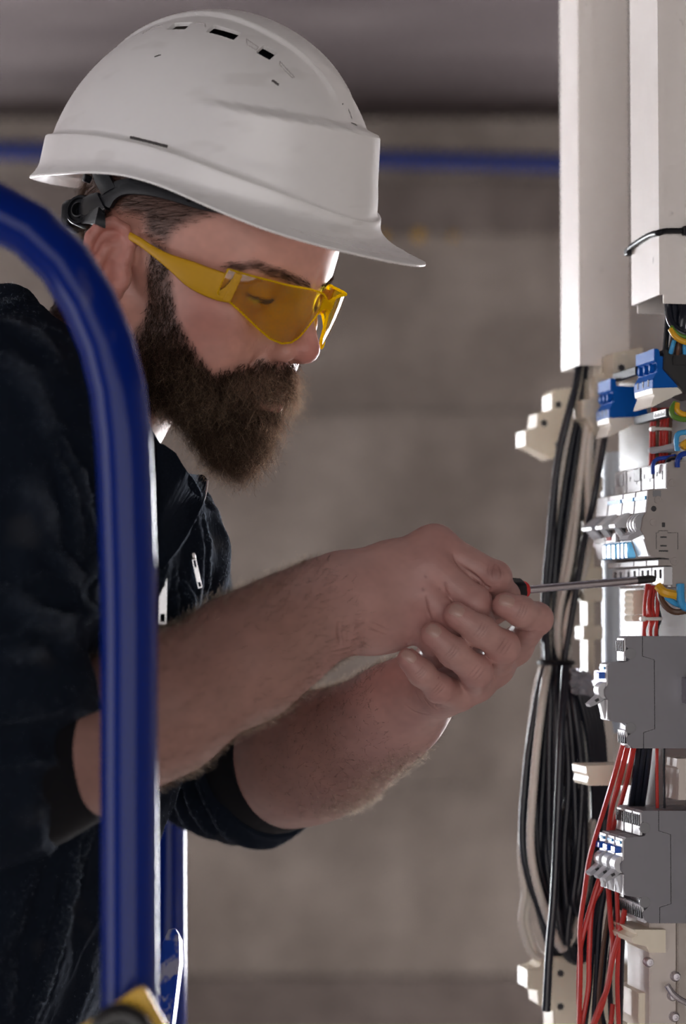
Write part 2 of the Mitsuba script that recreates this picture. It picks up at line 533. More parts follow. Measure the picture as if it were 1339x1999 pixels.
# flat worn bar between the rails and the yellow lock with its black knob
a, b = at(296, 2080, 1.62), at(325, 1850, 1.66)
q = spline([a, (a + b) / 2, b], 8)
ax = unit(b - a)
side = unit(np.cross(ax, V(0.25, 1, 0)))
thick = np.cross(side, ax)
bar = prism([(-0.0075, -0.36), (0.0075, -0.36), (0.0075, 0.095), (0.004, 0.105), (-0.001, 0.106), (-0.0045, 0.100), (-0.0075, 0.080)], 0.012, 0.0014)
obj('brace_bar', place(bar, at(309, 2090, 1.62) - thick * 0.006, side, ax, thick), 'ladder_worn_blue', ladder, 'blue bar with scratched paint')
pl = [(40, 2075), (170, 1998), (262, 1934), (277, 1929), (286, 1936), (322, 2000), (375, 2090), (200, 2180)]
P0 = at(250, 2000, 1.262)
loc = [((at(x, y, 1.262) - P0)[0], (at(x, y, 1.262) - P0)[2]) for x, y in pl]
obj('lock_plate', place(prism(loc, 0.010, 0.0012), P0, (1, 0, 0), (0, 0, 1), (0, 1, 0)), 'ladder_yellow', ladder, 'yellow lock plate')
kn_ = lathe([(0.0005, 0), (0.017, 0), (0.019, 0.003), (0.019, 0.009), (0.015, 0.013), (0.010, 0.014), (0.008, 0.011), (0.0005, 0.011)], 36)
obj('lock_knob', place(kn_, at(238, 2022, 1.258), (1, 0, 0), (0, 0, 1), (0, -1, 0)), 'ladder_black', ladder, 'black lock knob', smooth=30)
for k, z in enumerate((0.30, 0.58, 0.86)):
    c = np.array([near[2, 0], 0, z])
    tread = rbox(0.10, 0.60, 0.03, 0.006, (near[2, 0] - 0.03, 1.625, z))
    obj('tread', tread, 'ladder_blue', ladder)
# ------------------------------------------------------------------ the worker: one continuous body; hair, clothing and nails are its parts
def rot_yaw_pitch_roll(yaw, pitch, roll):
    cy, sy = math.cos(-yaw), math.sin(-yaw)
    cp, sp = math.cos(pitch), math.sin(pitch)
    cr, sr = math.cos(roll), math.sin(roll)
    return (np.array([[cy, -sy, 0], [sy, cy, 0], [0, 0, 1]]) @ np.array([[cp, 0, sp], [0, 1, 0], [-sp, 0, cp]]) @ np.array([[1, 0, 0], [0, cr, -sr], [0, sr, cr]]))


# head frame: x forward, y to the man's left, z up; origin midway between the ears; the pose follows the photograph
HEAD_R = rot_yaw_pitch_roll(math.radians(29.0), math.radians(24.0), math.radians(3.0))
HEAD_O = np.array([-0.1120, 1.60, 1.6922])


def h2w(p):
    return HEAD_O + (np.asarray(p, float) / 1000.0) @ HEAD_R.T


def w2h(p):
    return ((np.asarray(p) - HEAD_O.astype(f4)) @ HEAD_R.astype(f4)) * f4(1000.0)


EYES = [(75, s * 32.5, 15) for s in (-1, 1)]


def ear_sdf(p, s):
    """The outer ear on side s, from its own plane: u backwards, w upwards, v outwards."""
    o = np.array((-1.5, s * 74.0, -3.0), f4)
    back = unit(V(-0.80, s * 0.60, 0.0))           # the ear stands out from the head
    upv = unit(V(-0.38, s * 0.10, 0.92))
    upv = unit(upv - back * (upv @ back))
    out = np.cross(back, upv) * (1 if s > 0 else -1)
    out = out if out[1] * s > 0 else -out
    M = np.array([back, upv, out]).T.astype(f4)
    q = (p - o) @ M
    pts = lambda L: [V(a, b, c) for a, b, c in L]
    helix = pts([(7, 3, 1), (3, 12, 3), (4, 22, 4.5), (11, 30.5, 5.5), (20, 32.5, 5), (28, 28, 4.5), (32, 18, 4), (31.5, 6, 3.5), (27, -6, 3), (21, -16, 2.5)])
    d = d_chain(q, helix, [3.6, 3.4, 3.4, 3.7, 3.8, 3.9, 3.8, 3.5, 3.3, 3.4], 2.0)
    anti = pts([(12, 21, 1.5), (19, 14, 3.2), (21.5, 4, 4.2), (19, -6, 4), (13, -13, 3)])
    d = smin(d, d_chain(q, anti, [3.0, 3.6, 3.8, 3.6, 3.4], 2.0), 3.0)
    plate = d_ell(q, (17, 8, -1.2), (17, 25, 3.6))
    d = smin(d, plate, 4.0)
    lobe = d_ell(q, (11.5, -25, 1.2), (9.0, 11.5, 4.8))
    d = smin(d, lobe, 6.0)
    tragus = d_ell(q, (0.5, -3.5, 2.5), (5.0, 7.5, 4.6))
    d = smin(d, tragus, 5.0)
    bowl = d_ell(q, (10.5, -1.5, 3.2), (6.8, 9.5, 7.0))
    d = smax(d, -bowl, 3.0)
    base = d_cone(q, (5, -14, -4), (9, 18, -4), 7.0, 7.0)
    return smin(d, base, 7.0)


def head_sdf(pw):
    p = w2h(pw)
    a = np.abs(p[:, 1])
    m = np.stack([p[:, 0], a, p[:, 2]], 1)             # mirrored: y >= 0
    d = d_ell(m, (-2, 0, 42), (97, 75, 80))
    d = smin(d, d_ell(m, (44, 0, 52), (53, 60, 56)), 22)
    d = smin(d, d_ell(m, (36, 0, -6), (56, 60, 62)), 24)
    d = smin(d, d_cone(m, (4, 50, -46), (70, 14, -78), 15, 17), 22)           # jaw
    d = smin(d, d_sphere(m, (78, 0, -86), 18), 14)
    d = smin(d, d_ell(m, (76, 0, -44), (27, 30, 28)), 18)                      # the mouth's mound
    d = smin(d, d_ell(m, (60, 45, -2), (26, 17, 15)), 16)                      # cheekbone
    d = smin(d, d_ell(m, (52, 40, -34), (32, 20, 30)), 18)                     # cheek
    d = smin(d, d_cone(m, (89, 7, 31), (71, 47, 34), 9, 8), 14)                # brow ridge
    d = smax(d, -d_sphere(m, (97, 33, 14), 17.5), 12)                          # eye socket
    d = smin(d, d_cone(m, (90, 0, 27), (112, 0, -9), 7.0, 8.6), 9)             # nose
    d = smin(d, d_cone(m, (86, 7, 4), (94, 11, -14), 7, 8), 10)
    d = smin(d, d_ell(m, (110.5, 0, -12), (10.5, 10.5, 9.5)), 5)
    d = smin(d, d_ell(m, (101, 12.5, -16.5), (10.5, 6.5, 8.5)), 4)
    d = smax(d, -d_ell(m, (106, 6.5, -25), (7.5, 3.6, 5.5)), 2.5)
    d = smax(d, -d_cone(m, (98, 20, -14), (88, 24, -34), 1.5, 1.5), 6)         # fold beside the nose
    m = m + np.array((0, 0, 5), f4)
    up = [V(105.5, 0, -40.5), V(101, 10, -41), V(92, 20, -44.5), V(84, 27, -47.5)]
    d = smin(d, d_chain(m, up, [4.6, 4.6, 3.8, 2.0]), 4)
    lo = [V(103.5, 0, -52), V(99, 10, -52), V(91, 19, -50), V(84, 27, -47.8)]
    d = smin(d, d_chain(m, lo, [5.6, 5.4, 4.2, 2.0]), 4)
    d = smax(d, -d_chain(m, [V(110, 0, -46.2), V(103, 13, -46.4), V(88, 28, -47.6)], [1.0, 1.0, 0.8]), 2.0)
    m = m - np.array((0, 0, 5), f4)
    ball = d_sphere(m, (75, 32.5, 15), 12.4)
    lid = np.maximum(d_sphere(m, (75.2, 32.5, 15), 14.0), -(m[:, 2] - (15.5 - 0.10 * (m[:, 0] - 75))))     # upper lid, lowered
    low = np.maximum(d_sphere(m, (75.0, 32.5, 15), 13.6), m[:, 2] - 10.5)
    d = smin(d, np.minimum(np.minimum(ball, lid), low), 1.6)
    for s in (-1, 1):
        lo_, hi_ = (-48, -112, -48) if s < 0 else (-48, 60, -48), (16, -60, 46) if s < 0 else (16, 112, 46)
        e = near_only(p, lo_, hi_, lambda q: ear_sdf(q, s), 25.0)
        d = smin(d, e, 4.0)
    # neck
    d = smin(d, d_ell(m, (-34, 0, -42), (52, 54, 50)), 20)
    return (d / f4(1000.0)).astype(f4)


MM = 0.001


def J(x, y, Y, r):
    """A joint: pixel of the photograph, distance, radius in mm."""
    return at(x, y, Y), r * MM


# right hand (near): joints from knuckle to tip, wrapped round the screwdriver's handle
R_FING = [
    [J(853, 1066, 1.566, 12.4), J(966, 1127, 1.561, 10.9), J(986, 1163, 1.583, 9.8), J(966, 1186, 1.600, 8.8)],
    [J(842, 1108, 1.555, 12.6), J(927, 1176, 1.549, 11.0), J(936, 1214, 1.572, 10.0), J(906, 1226, 1.592, 9.0)],
    [J(828, 1158, 1.552, 12.2), J(884, 1214, 1.546, 10.6), J(885, 1245, 1.570, 9.6), J(860, 1250, 1.588, 8.6)],
    [J(806, 1210, 1.557, 11.4), J(848, 1254, 1.554, 9.6), J(850, 1278, 1.573, 8.6), J(828, 1282, 1.588, 7.8)],
]
R_THUMB = [J(700, 1135, 1.580, 13), J(790, 1105, 1.598, 13), J(880, 1118, 1.606, 11), J(940, 1142, 1.602, 9)]
R_CARP = [J(668, 1122, 1.548, 14.5), J(668, 1160, 1.542, 15.5), J(668, 1200, 1.542, 15.5), J(672, 1228, 1.548, 13.5)]
R_ARM = [J(-70, 1500, 1.405, 42), J(60, 1482, 1.420, 42), J(170, 1448, 1.440, 44.5), J(310, 1379, 1.465, 43.5), J(480, 1283, 1.503, 40), J(565, 1228, 1.523, 34.5), J(640, 1183, 1.541, 29.5), J(672, 1172, 1.546, 27)]
# left hand (far): fingers come round from behind, tips towards the viewer's left
L_FING = [
    [J(1005, 1262, 1.592, 12.0), J(1047, 1208, 1.558, 10.8), J(1016, 1193, 1.541, 9.9), J(986, 1181, 1.538, 9.0)],
    [J(966, 1302, 1.585, 12.6), J(982, 1263, 1.546, 11.0), J(938, 1232, 1.531, 10.2), J(891, 1201, 1.530, 9.3)],
    [J(930, 1334, 1.580, 12.0), J(929, 1310, 1.544, 10.7), J(885, 1274, 1.530, 9.8), J(846, 1239, 1.529, 8.9)],
    [J(892, 1356, 1.577, 11.0), J(856, 1343, 1.551, 9.6), J(823, 1314, 1.537, 8.8), J(797, 1287, 1.535, 8.0)],
]
L_THUMB = [J(815, 1335, 1.655, 13), J(870, 1262, 1.660, 12.5), J(925, 1218, 1.650, 10.5), J(975, 1190, 1.635, 9)]
L_CARP = [J(815, 1330, 1.640, 14), J(815, 1345, 1.632, 15), J(812, 1362, 1.627, 15), J(812, 1374, 1.624, 14)]
L_ARM = [J(425, 1503, 1.845, 42), J(560, 1484, 1.765, 46.5), J(618, 1477, 1.735, 42.0), J(676, 1453, 1.703, 37.0), J(738, 1413, 1.668, 30.5), J(786, 1379, 1.645, 27.0), J(812, 1358, 1.634, 25)]


def ch(p, joints, k=0.004):
    return d_chain(p, [j[0] for j in joints], [j[1] for j in joints], k)


def hand_sdf(p, fing, thumb, carp, palm_n, pads, k_pal=0.012):
    d = None
    for i in range(4):
        a, b = carp[i], fing[i][0]
        e = d_cone(p, a[0], b[0], a[1], b[1] * 1.0)
        d = e if d is None else smin(d, e, k_pal)
    for c, r in pads:                                       # muscle under the thumb and the little finger, knuckles
        d = smin(d, d_sphere(p, c, r), 0.012)
    fs = []
    for i in range(4):
        f = ch(p, fing[i], 0.0025)
        mid = [(fing[i][k][0], fing[i][k][1] * 1.045) for k in (1, 2)]
        for c, r in mid:
            f = smin(f, d_sphere(p, c, r), 0.004)
        fs.append(f)
    g = fs[0]
    for f in fs[1:]:
        g = smin(g, f, 0.0022)
    t = smin(ch(p, thumb, 0.004), g, 0.002)
    return smin(d, t, 0.007)


def px_pad(x, y, Y, r):
    return at(x, y, Y), r * MM


R_PADS = [px_pad(720, 1232, 1.556, 17), px_pad(765, 1222, 1.560, 17.5), px_pad(745, 1165, 1.556, 17), px_pad(760, 1110, 1.560, 15.5), px_pad(835, 1100, 1.553, 11.5), px_pad(842, 1064, 1.563, 12.5)]
L_PADS = [px_pad(822, 1358, 1.612, 16.5), px_pad(858, 1352, 1.594, 14.5), px_pad(870, 1320, 1.625, 15)]


def bbox_of(js, pad):
    c = np.array([j[0] for j in js])
    return c.min(0) - pad, c.max(0) + pad


R_BOX = bbox_of(sum(R_FING, []) + R_THUMB + R_CARP, 0.022)
L_BOX = bbox_of(sum(L_FING, []) + L_THUMB + L_CARP, 0.022)
RA_BOX = bbox_of(R_ARM, 0.052)
LA_BOX = bbox_of(L_ARM, 0.052)
HEAD_BOX = (HEAD_O - 0.15, HEAD_O + 0.17)

SHOULDER_R, SHOULDER_L = at(-15, 900, 1.43), at(185, 1020, 1.785)
TORSO = [(at(50, 950, 1.60), 0.075), (at(20, 1200, 1.60), 0.095), (at(-120, 1700, 1.60), 0.11), (at(-230, 2050, 1.60), 0.12)]
NECK = [(h2w((-22, 0, -45)), 0.056), (h2w((-62, 0, -125)), 0.064), (at(50, 950, 1.60), 0.070)]


def arms_sdf(p):
    d = near_only(p, *RA_BOX, lambda q: ch(q, R_ARM, 0.02))
    hr = near_only(p, *R_BOX, lambda q: hand_sdf(q, R_FING, R_THUMB, R_CARP, None, R_PADS))
    d = smin(d, hr, 0.014)
    e = near_only(p, *LA_BOX, lambda q: ch(q, L_ARM, 0.03))
    hl = near_only(p, *L_BOX, lambda q: hand_sdf(q, L_FING, L_THUMB, L_CARP, None, L_PADS))
    e = smin(e, hl, 0.014)
    return smin(d, e, 0.0018)


def trunk_sdf(p):
    d = d_chain(p, [a for a, _ in TORSO], [r for _, r in TORSO], 0.05)
    d = smin(d, d_cone(p, SHOULDER_R, SHOULDER_L, 0.055, 0.038), 0.03)
    d = smin(d, d_cone(p, SHOULDER_R, R_ARM[0][0], 0.055, 0.042), 0.02)
    return smin(d, d_cone(p, SHOULDER_L, L_ARM[0][0], 0.038, 0.040), 0.02)


def body_sdf(p):
    d = near_only(p, *HEAD_BOX, head_sdf, 0.06)
    d = smin(d, d_chain(p, [a for a, _ in NECK], [r for _, r in NECK], 0.02), 0.02)
    d = np.minimum(d, smin(trunk_sdf(p), arms_sdf(p), 0.01))
    return d
# ------------------------------------------------------------------ the body's surface, its colouring, nails
H_BODY = 0.00175
body = sdf_mesh(body_sdf, (-0.36, 1.30, 1.12), (0.19, 1.95, 1.90), H_BODY)


def on_body(x, y):
    d = ray(x, y)
    t = 1.2
    for _ in range(90):
        s = float(body_sdf((CAM + d * t)[None].astype(f4))[0])
        t += s * 0.8
        if abs(s) < 2e-5 or t > 2.2:
            break
    return CAM + d * t


def across(x, y, dx, dy, half, offs):
    """Short lines across a finger at a pixel; (dx, dy) is the finger's direction there."""
    n = math.hypot(dx, dy)
    dx, dy = dx / n, dy / n
    return [[(x + dx * o - dy * half, y + dy * o + dx * half), (x + dx * (o + 1.5), y + dy * (o + 1.5)), (x + dx * o + dy * half, y + dy * o - dx * half)] for o in offs]


# folds and wrinkles of the skin: (pixels, depth mm, width mm, darkening)
FOLDS = [
    ([(884, 1083), (892, 1101), (923, 1121), (953, 1147), (964, 1170)], 1.5, 1.3, 0.75),
    ([(869, 1139), (872, 1158), (883, 1175), (893, 1182)], 1.2, 1.2, 0.7),
    ([(832, 1167), (836, 1194), (842, 1208)], 0.9, 1.1, 0.6),
    ([(794, 1258), (803, 1269), (824, 1272)], 0.7, 1.1, 0.5),
    ([(660, 1212), (660, 1238), (664, 1258)], 0.9, 1.6, 0.5), ([(668, 1216), (669, 1240), (673, 1258)], 0.4, 1.2, 0.3),
    ([(966, 1101), (960, 1117), (962, 1131)], 0.35, 0.7, 0.5), ([(973, 1105), (978, 1119), (976, 1130)], 0.35, 0.7, 0.5), ([(955, 1100), (952, 1113), (955, 1124)], 0.25, 0.6, 0.3),
    ([(717, 1222), (733, 1231), (753, 1238)], 0.35, 0.9, 0.35), ([(722, 1213), (738, 1219), (757, 1229)], 0.25, 0.9, 0.25),
    ([(1006, 1230), (1027, 1233), (1044, 1231)], 0.7, 1.0, 0.5),
    ([(838, 1363), (850, 1378), (872, 1384)], 0.5, 0.8, 0.45), ([(826, 1359), (838, 1376), (852, 1386)], 0.4, 0.8, 0.4), ([(812, 1350), (824, 1372)], 0.3, 0.9, 0.3),
    ([(840, 1396), (812, 1390), (792, 1376)], 0.4, 0.9, 0.35),
]
for x, y, dx, dy, h_, offs in ((939, 1231, 50, 33, 15, (-7, 0, 6)), (984, 1262, 50, 33, 15, (-8, 0, 8)), (882, 1273, 47, 39, 14, (-6, 0, 6)), (930, 1312, 47, 39, 14, (-8, 0, 8)),
                               (821, 1313, 28, 29, 12, (-5, 0, 5)), (855, 1344, 34, 32, 12, (-6, 0, 6)), (1019, 1193, 32, 13, 14, (-6, 0, 6))):
    FOLDS += [(l, 0.30, 0.62, 0.5) for l in across(x, y, dx, dy, h_, offs)]
FOLD_PTS = []
for pl, dep, wid, dk in FOLDS:
    q = np.array([on_body(x, y) for x, y in pl])
    FOLD_PTS.append((spline(q, max(6, int(np.linalg.norm(np.diff(q, axis=0), axis=1).sum() / 0.0006))), dep * MM, wid * MM, dk))
SPOTS = [(on_body(830, 1125), 0.0011, 0.6), (on_body(826, 1151), 0.0012, 0.55), (on_body(690, 1138), 0.0008, 0.4), (on_body(858, 1150), 0.0007, 0.35), (on_body(856, 1323), 0.0009, 0.5), (on_body(966, 1116), 0.0062, 0.45), (on_body(980, 1258), 0.005, 0.25)]
from scipy.spatial import cKDTree
all_pts = np.vstack([f[0] for f in FOLD_PTS])
fold_tree = cKDTree(all_pts)
mv, mf = np.array(body.vertices), np.array(body.faces)
n_coarse = len(mv)
for reach in (0.0050, 0.0036):
    dd = fold_tree.query(mv, distance_upper_bound=reach)[0]
    sel = np.nonzero((dd[mf] < reach).any(1))[0]
    mv, mf = trimesh.remesh.subdivide(mv, mf, face_index=sel)[:2]
dd = fold_tree.query(mv)[0]
fine = dd < 0.0034
gn = grad(body_sdf, mv[fine])
off = body_sdf(mv[fine].astype(f4)).astype(float) * (1 - sstep(0.0022, 0.0034, dd[fine]))
mv[fine] -= gn * off[:, None]
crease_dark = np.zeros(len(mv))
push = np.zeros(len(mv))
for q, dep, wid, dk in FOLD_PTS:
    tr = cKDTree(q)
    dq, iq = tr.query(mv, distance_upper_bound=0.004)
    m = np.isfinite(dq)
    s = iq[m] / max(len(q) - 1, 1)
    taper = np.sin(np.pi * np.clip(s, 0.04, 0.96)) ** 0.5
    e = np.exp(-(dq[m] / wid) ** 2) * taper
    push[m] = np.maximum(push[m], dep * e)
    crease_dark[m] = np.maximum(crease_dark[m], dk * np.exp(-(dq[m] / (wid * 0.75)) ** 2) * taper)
mv[fine] -= gn * push[fine][:, None]
body = trimesh.Trimesh(mv, mf, process=False)
bv = np.array(body.vertices)
bn = np.array(body.vertex_normals)
hl = (bv - HEAD_O) @ HEAD_R * 1000.0                    # in the head's axes
in_head = (np.abs(bv - HEAD_O).max(1) < 0.16) & (hl[:, 0] > -115) & (hl[:, 2] > -125)


def in_poly(poly, x, z):
    import shapely
    return shapely.contains_xy(Polygon(poly), x, z)


def poly_dist(poly, x, z):
    """Signed distance (mm, positive inside) to a polygon in the head's side view."""
    import shapely
    g = Polygon(poly)
    pts = shapely.points(x, z)
    d = shapely.distance(g.exterior, pts)
    return np.where(shapely.contains_xy(g, x, z), d, -d)


BEARD = [(7, 30), (24, 25), (33, 4), (44, -16), (62, -31), (78, -43), (85, -37), (90, -27), (101, -24.5), (125, -23), (125, -135), (40, -135), (12, -82), (9, -55), (12, -30), (11, -10), (7, 8)]
HAIR = [(70, 72), (58, 65), (49, 58), (34, 46.5), (26, 38), (23, 26), (4, 27), (-4, 38), (-30, 34), (-37, 0), (-42, -62), (-130, -62), (-130, 150), (80, 150)]
ay = np.abs(hl[:, 1])
bd = np.where(in_head, poly_dist(BEARD, hl[:, 0], hl[:, 2]), -50.0)
lips = (((hl[:, 2] + 56) / 5.5) ** 2 + (ay / 21.0) ** 2 < 1) & (hl[:, 0] > 78) & in_head
bd = np.where(lips, -5.0, bd)
ear = in_head & (ay > 77) & (hl[:, 0] < 9) & (hl[:, 0] > -50) & (np.abs(hl[:, 2]) < 40)
hd = np.where(in_head & ~ear, poly_dist(HAIR, hl[:, 0], hl[:, 2]), -50.0)
brow_z = np.interp(ay, [6, 9, 25, 51, 60], [30, 32, 34.5, 37, 30])
brow = np.where(in_head & (ay > 7) & (ay < 60) & (hl[:, 0] > 60), 4.2 - np.abs(hl[:, 2] - brow_z), -50.0)

base = np.array([0.295, 0.158, 0.130])
col = np.tile(base, (len(bv), 1))
face_w = in_head.astype(float)[:, None]
hand_w = np.clip(np.maximum(sstep(0.045, 0.0, np.linalg.norm(np.maximum(np.maximum(R_BOX[0] - bv, bv - R_BOX[1]), 0), axis=1)), sstep(0.045, 0.0, np.linalg.norm(np.maximum(np.maximum(L_BOX[0] - bv, bv - L_BOX[1]), 0), axis=1))), 0, 1)[:, None]
col = col * (1 - face_w) + np.array([0.52, 0.262, 0.205]) * face_w  # face paler: less tanned, and extra light on it put into the colour
col = col * (1 - hand_w) + np.array([0.415, 0.232, 0.205]) * hand_w
n1 = vnoise(bv, 55, 61, 3)[:, None]
n2 = vnoise(bv, 240, 62, 2)[:, None]
col = col * (1 + 0.26 * n1 + 0.16 * n2)
red = np.zeros(len(bv))


def redden(c, r, amount):
    d = np.linalg.norm(bv - c, axis=1)
    return amount * np.exp(-(d / r) ** 2)


red += redden(h2w((118, 0, -12)), 0.014, 0.9) + redden(h2w((60, -52, -12)), 0.026, 0.55) + redden(h2w((60, 52, -12)), 0.026, 0.55)
for f in R_FING:
    red += redden(f[0][0], 0.014, 0.6) + redden(f[1][0], 0.012, 0.45)
for f in L_FING:
    red += redden(f[1][0], 0.012, 0.45) + redden(f[3][0], 0.010, 0.65)
red += np.where(ear, 0.55 + 0.5 * sstep(-18, -36, hl[:, 0]), 0.0)  # reddish ear, deepened at the back edge for backlight glowing through
red = np.clip(red, 0, 1.2)[:, None]
col = col * (1 - red * np.array([0.02, 0.30, 0.26]))
dark = np.clip((bd + 2.0) / 7.0, 0, 1)[:, None] * 0.80
col = col * (1 - dark) + np.array([0.050, 0.026, 0.017]) * dark
dk2 = np.clip((hd + 1.0) / 8.0, 0, 1)[:, None] * 0.85
col = col * (1 - dk2) + np.array([0.035, 0.019, 0.013]) * dk2
bk = np.clip(brow / 4.0, 0, 1)[:, None] * 0.65
col = col * (1 - bk) + np.array([0.05, 0.028, 0.02]) * bk
lp = (lips & (hl[:, 2] < -47))[:, None] * 0.5
col = col * (1 - lp) + np.array([0.22, 0.09, 0.08]) * lp
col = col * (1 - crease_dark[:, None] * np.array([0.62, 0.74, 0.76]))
for c_, r_, a_ in SPOTS:
    d_ = np.linalg.norm(bv - c_, axis=1)
    col = col * (1 - (a_ * np.exp(-(d_ / r_) ** 2))[:, None] * np.array([0.7, 0.85, 0.85]))
# eyes: white ball, brown iris and dark pupil
for s in (-1, 1):
    e = V(75, s * 32.5, 15)
    r = np.linalg.norm(hl - e, axis=1)
    look = unit(V(1.0, -s * 0.05, -0.25))
    ang = np.degrees(np.arccos(np.clip(((hl - e) @ look) / np.maximum(r, 1e-6), -1, 1)))
    ball = in_head & (r < 12.75)
    col = np.where((ball & (ang >= 29))[:, None], np.array([0.62, 0.56, 0.52]), col)
    col = np.where((ball & (ang < 29))[:, None], np.array([0.10, 0.06, 0.03]), col)
    col = np.where((ball & (ang < 13))[:, None], np.array([0.004, 0.004, 0.004]), col)

def skin_bump(p, n, uv):
    f = mikit.fbm(p[0] * 1500, p[1] * 1500, p[2] * 1500, octaves=2) * 0.35 + mikit.fbm(p[0] * 420, p[1] * 420, p[2] * 420, octaves=2) * 0.65
    return f * 0.5


scene['skin'] = {'type': 'bumpmap', 'scale': 0.00045, 't': mikit.proc(skin_bump, 0.0002),
                 'b': {'type': 'twosided', 'b': principled({'type': 'mesh_attribute', 'name': 'vertex_color'}, 0.46, 0.42)}}
obj('person', body, 'skin', label='bearded man leaning forward, both hands on a screwdriver, in hard hat and yellow glasses', cat='person', smooth=True, color=col)

plastic('nail', (0.43, 0.262, 0.226), 0.25, 0.45)


def nail(tip, dip, face, wid, name='fingernail'):
    ax = unit(tip[0] - dip[0])
    fc = unit(face - ax * (face @ ax))
    sd_ = np.cross(ax, fc)
    r = tip[1]
    S, Wd = np.meshgrid(np.linspace(-1, 1, 13), np.linspace(-1, 1, 13), indexing='ij')
    lim = np.sqrt(np.clip(1 - np.clip(np.abs(S) - 0.45, 0, 1) ** 2 * 2.6, 0.02, 1))
    st = tip[0] + ax * 0.0022 + (ax * (S * 0.0050)[..., None]) + sd_ * (Wd * lim * wid)[..., None] + fc * 0.016
    p = st.reshape(-1, 3)
    for _ in range(40):
        d = body_sdf(p.astype(f4))
        p = p - fc * (d * 0.9)[:, None]
    lift = 0.00050 - 0.00055 * np.maximum(np.abs(Wd), np.clip(-S, 0, 1) * 0.9) ** 4
    p = p + fc * lift.reshape(-1, 1)
    obj(name, grid_mesh(p.reshape(13, 13, 3)), 'nail', 'person', smooth=True)


for f, up in zip(L_FING, (0.42, 0.40, 0.36, 0.34)):
    nail(f[3], f[2], V(0.05, -1.0, up), 0.0044 * f[3][1] / 0.009)
# ------------------------------------------------------------------ white hard hat
HAT_R = rot_yaw_pitch_roll(math.radians(29.0), math.radians(15.0), math.radians(3.9))
HAT_O = np.array([-0.098, 1.60, 1.755])
HA, HB, HH, HN = 130.3, 100.8, 131.1, 1.94


def hat2w(p):
    return HAT_O + (np.asarray(p, float) / 1000.0) @ HAT_R.T


def hat_white(p, n, uv):
    a = mikit.fbm(p[0] * 30, p[1] * 30, p[2] * 60, octaves=3)
    b = mikit.fbm(p[0] * 14 + 5, p[1] * 14, p[2] * 22, octaves=3)
    s = mikit.noise(p[0] * 55 + p[2] * 20, p[1] * 40, p[2] * 160 - p[0] * 50)
    grime = mikit.smoothstep(0.60, 0.78, a) * 0.16 + mikit.smoothstep(0.80, 0.95, s) * mikit.smoothstep(0.45, 0.65, b) * 0.22
    return mikit.mix((0.77, 0.755, 0.745), (0.40, 0.36, 0.33), grime)


bsdf('hat_shell', principled(mikit.proc(hat_white), 0.30, 0.5, clearcoat=0.25, clearcoat_gloss=0.85))
plastic('black_plastic', (0.006, 0.0065, 0.009), 0.42, 0.28)
plastic('dark_grime', (0.05, 0.045, 0.045), 0.7)


def hat_radial(phi, c, s, z, e):
    """A point of the ellipse's outline at the angle, pushed e outwards."""
    nx, ny = c / HA, s / HB
    k = np.hypot(nx, ny)
    return nx / k * e, ny / k * e


def interp_phi(phi, deg, val):
    return np.interp(np.abs(np.degrees(phi)), deg, val)


def smooth_phi(phi, deg, val):
    d = np.array([interp_phi(phi + o, deg, val) for o in np.radians(np.linspace(-12, 12, 9))])
    return d.mean(0)


def wrap(phi):
    return (phi + np.pi) % (2 * np.pi) - np.pi


NPHI = 240
phi = np.linspace(-np.pi, np.pi, NPHI, endpoint=False)
wphi = lambda d, v: np.mean([np.interp(np.abs(wrap(phi + o)) * 180 / np.pi, d, v) for o in np.radians(np.linspace(-10, 10, 9))], axis=0)
Z_RIDGE = wphi([0, 20, 57, 79, 103, 136, 180], [3.5, 6.5, 18, 26, 27, 21, 17])
Z_LOW = wphi([0, 16, 36, 50, 63, 81, 97, 116, 139, 180], [-18, -17, -14.5, -9.5, -3, 5.5, 4.5, -3.5, -10, -14])
VISOR = 33.0 * np.exp(-(np.abs(phi) / 0.93) ** 3.2)
cphi, sphi = np.cos(phi), np.sin(phi)
rings = []


def ring(rad, e, z):
    """rad: share of the ellipse; e: push outwards; z heights (each a number or one per angle)."""
    k = np.hypot(cphi / HA, sphi / HB)
    x = HA * rad * cphi + cphi / HA / k * e
    y = HB * rad * sphi + sphi / HB / k * e
    return np.stack(np.broadcast_arrays(x, y, z), 1)


def dome_ring(t, inset):
    """t from 0 at the rim's ridge to 1 at the top."""
    th0 = np.arcsin(np.clip(Z_RIDGE / HH, 0, 1) ** (HN / 2))
    th = th0 + (np.pi / 2 - th0) * t
    rad, z = np.cos(th) ** (2 / HN), HH * np.sin(th) ** (2 / HN)
    rad = np.maximum(rad, 0.0015)
    p = ring(rad, 0.0, z)
    if inset:
        n = np.stack([p[:, 0] / HA**2, p[:, 1] / HB**2, z / HH**2], 1)
        return p - unit(n) * inset
    # steep front panel
    w = 1 - sstep(48, 78, np.degrees(np.abs(phi)))
    top = 66 - 3 * sstep(0, 70, np.degrees(np.abs(phi)))
    target = 1.0 + (-9.5 / HA) * np.clip((z - 4) / 62, 0, 1)
    bulge = np.maximum(target - rad, 0) * w * (1 - sstep(top - 0.8, top + 1.6, z))
    p[:, 0] += HA * cphi * bulge
    p[:, 1] += HB * sphi * bulge
    # raised crest along the middle
    half = 29 - 16 * sstep(20, 105, p[:, 0]) - 6 * sstep(30, 110, -p[:, 0])
    crest = (1 - sstep(half - 1.6, half + 1.6, np.abs(p[:, 1]))) * sstep(-118, -70, p[:, 0]) * (1 - sstep(92, 104, p[:, 0])) * sstep(50, 74, z)
    n = unit(np.stack([p[:, 0] / HA**2, p[:, 1] / HB**2, z / HH**2], 1))
    return p + n * (2.6 * crest)[:, None]


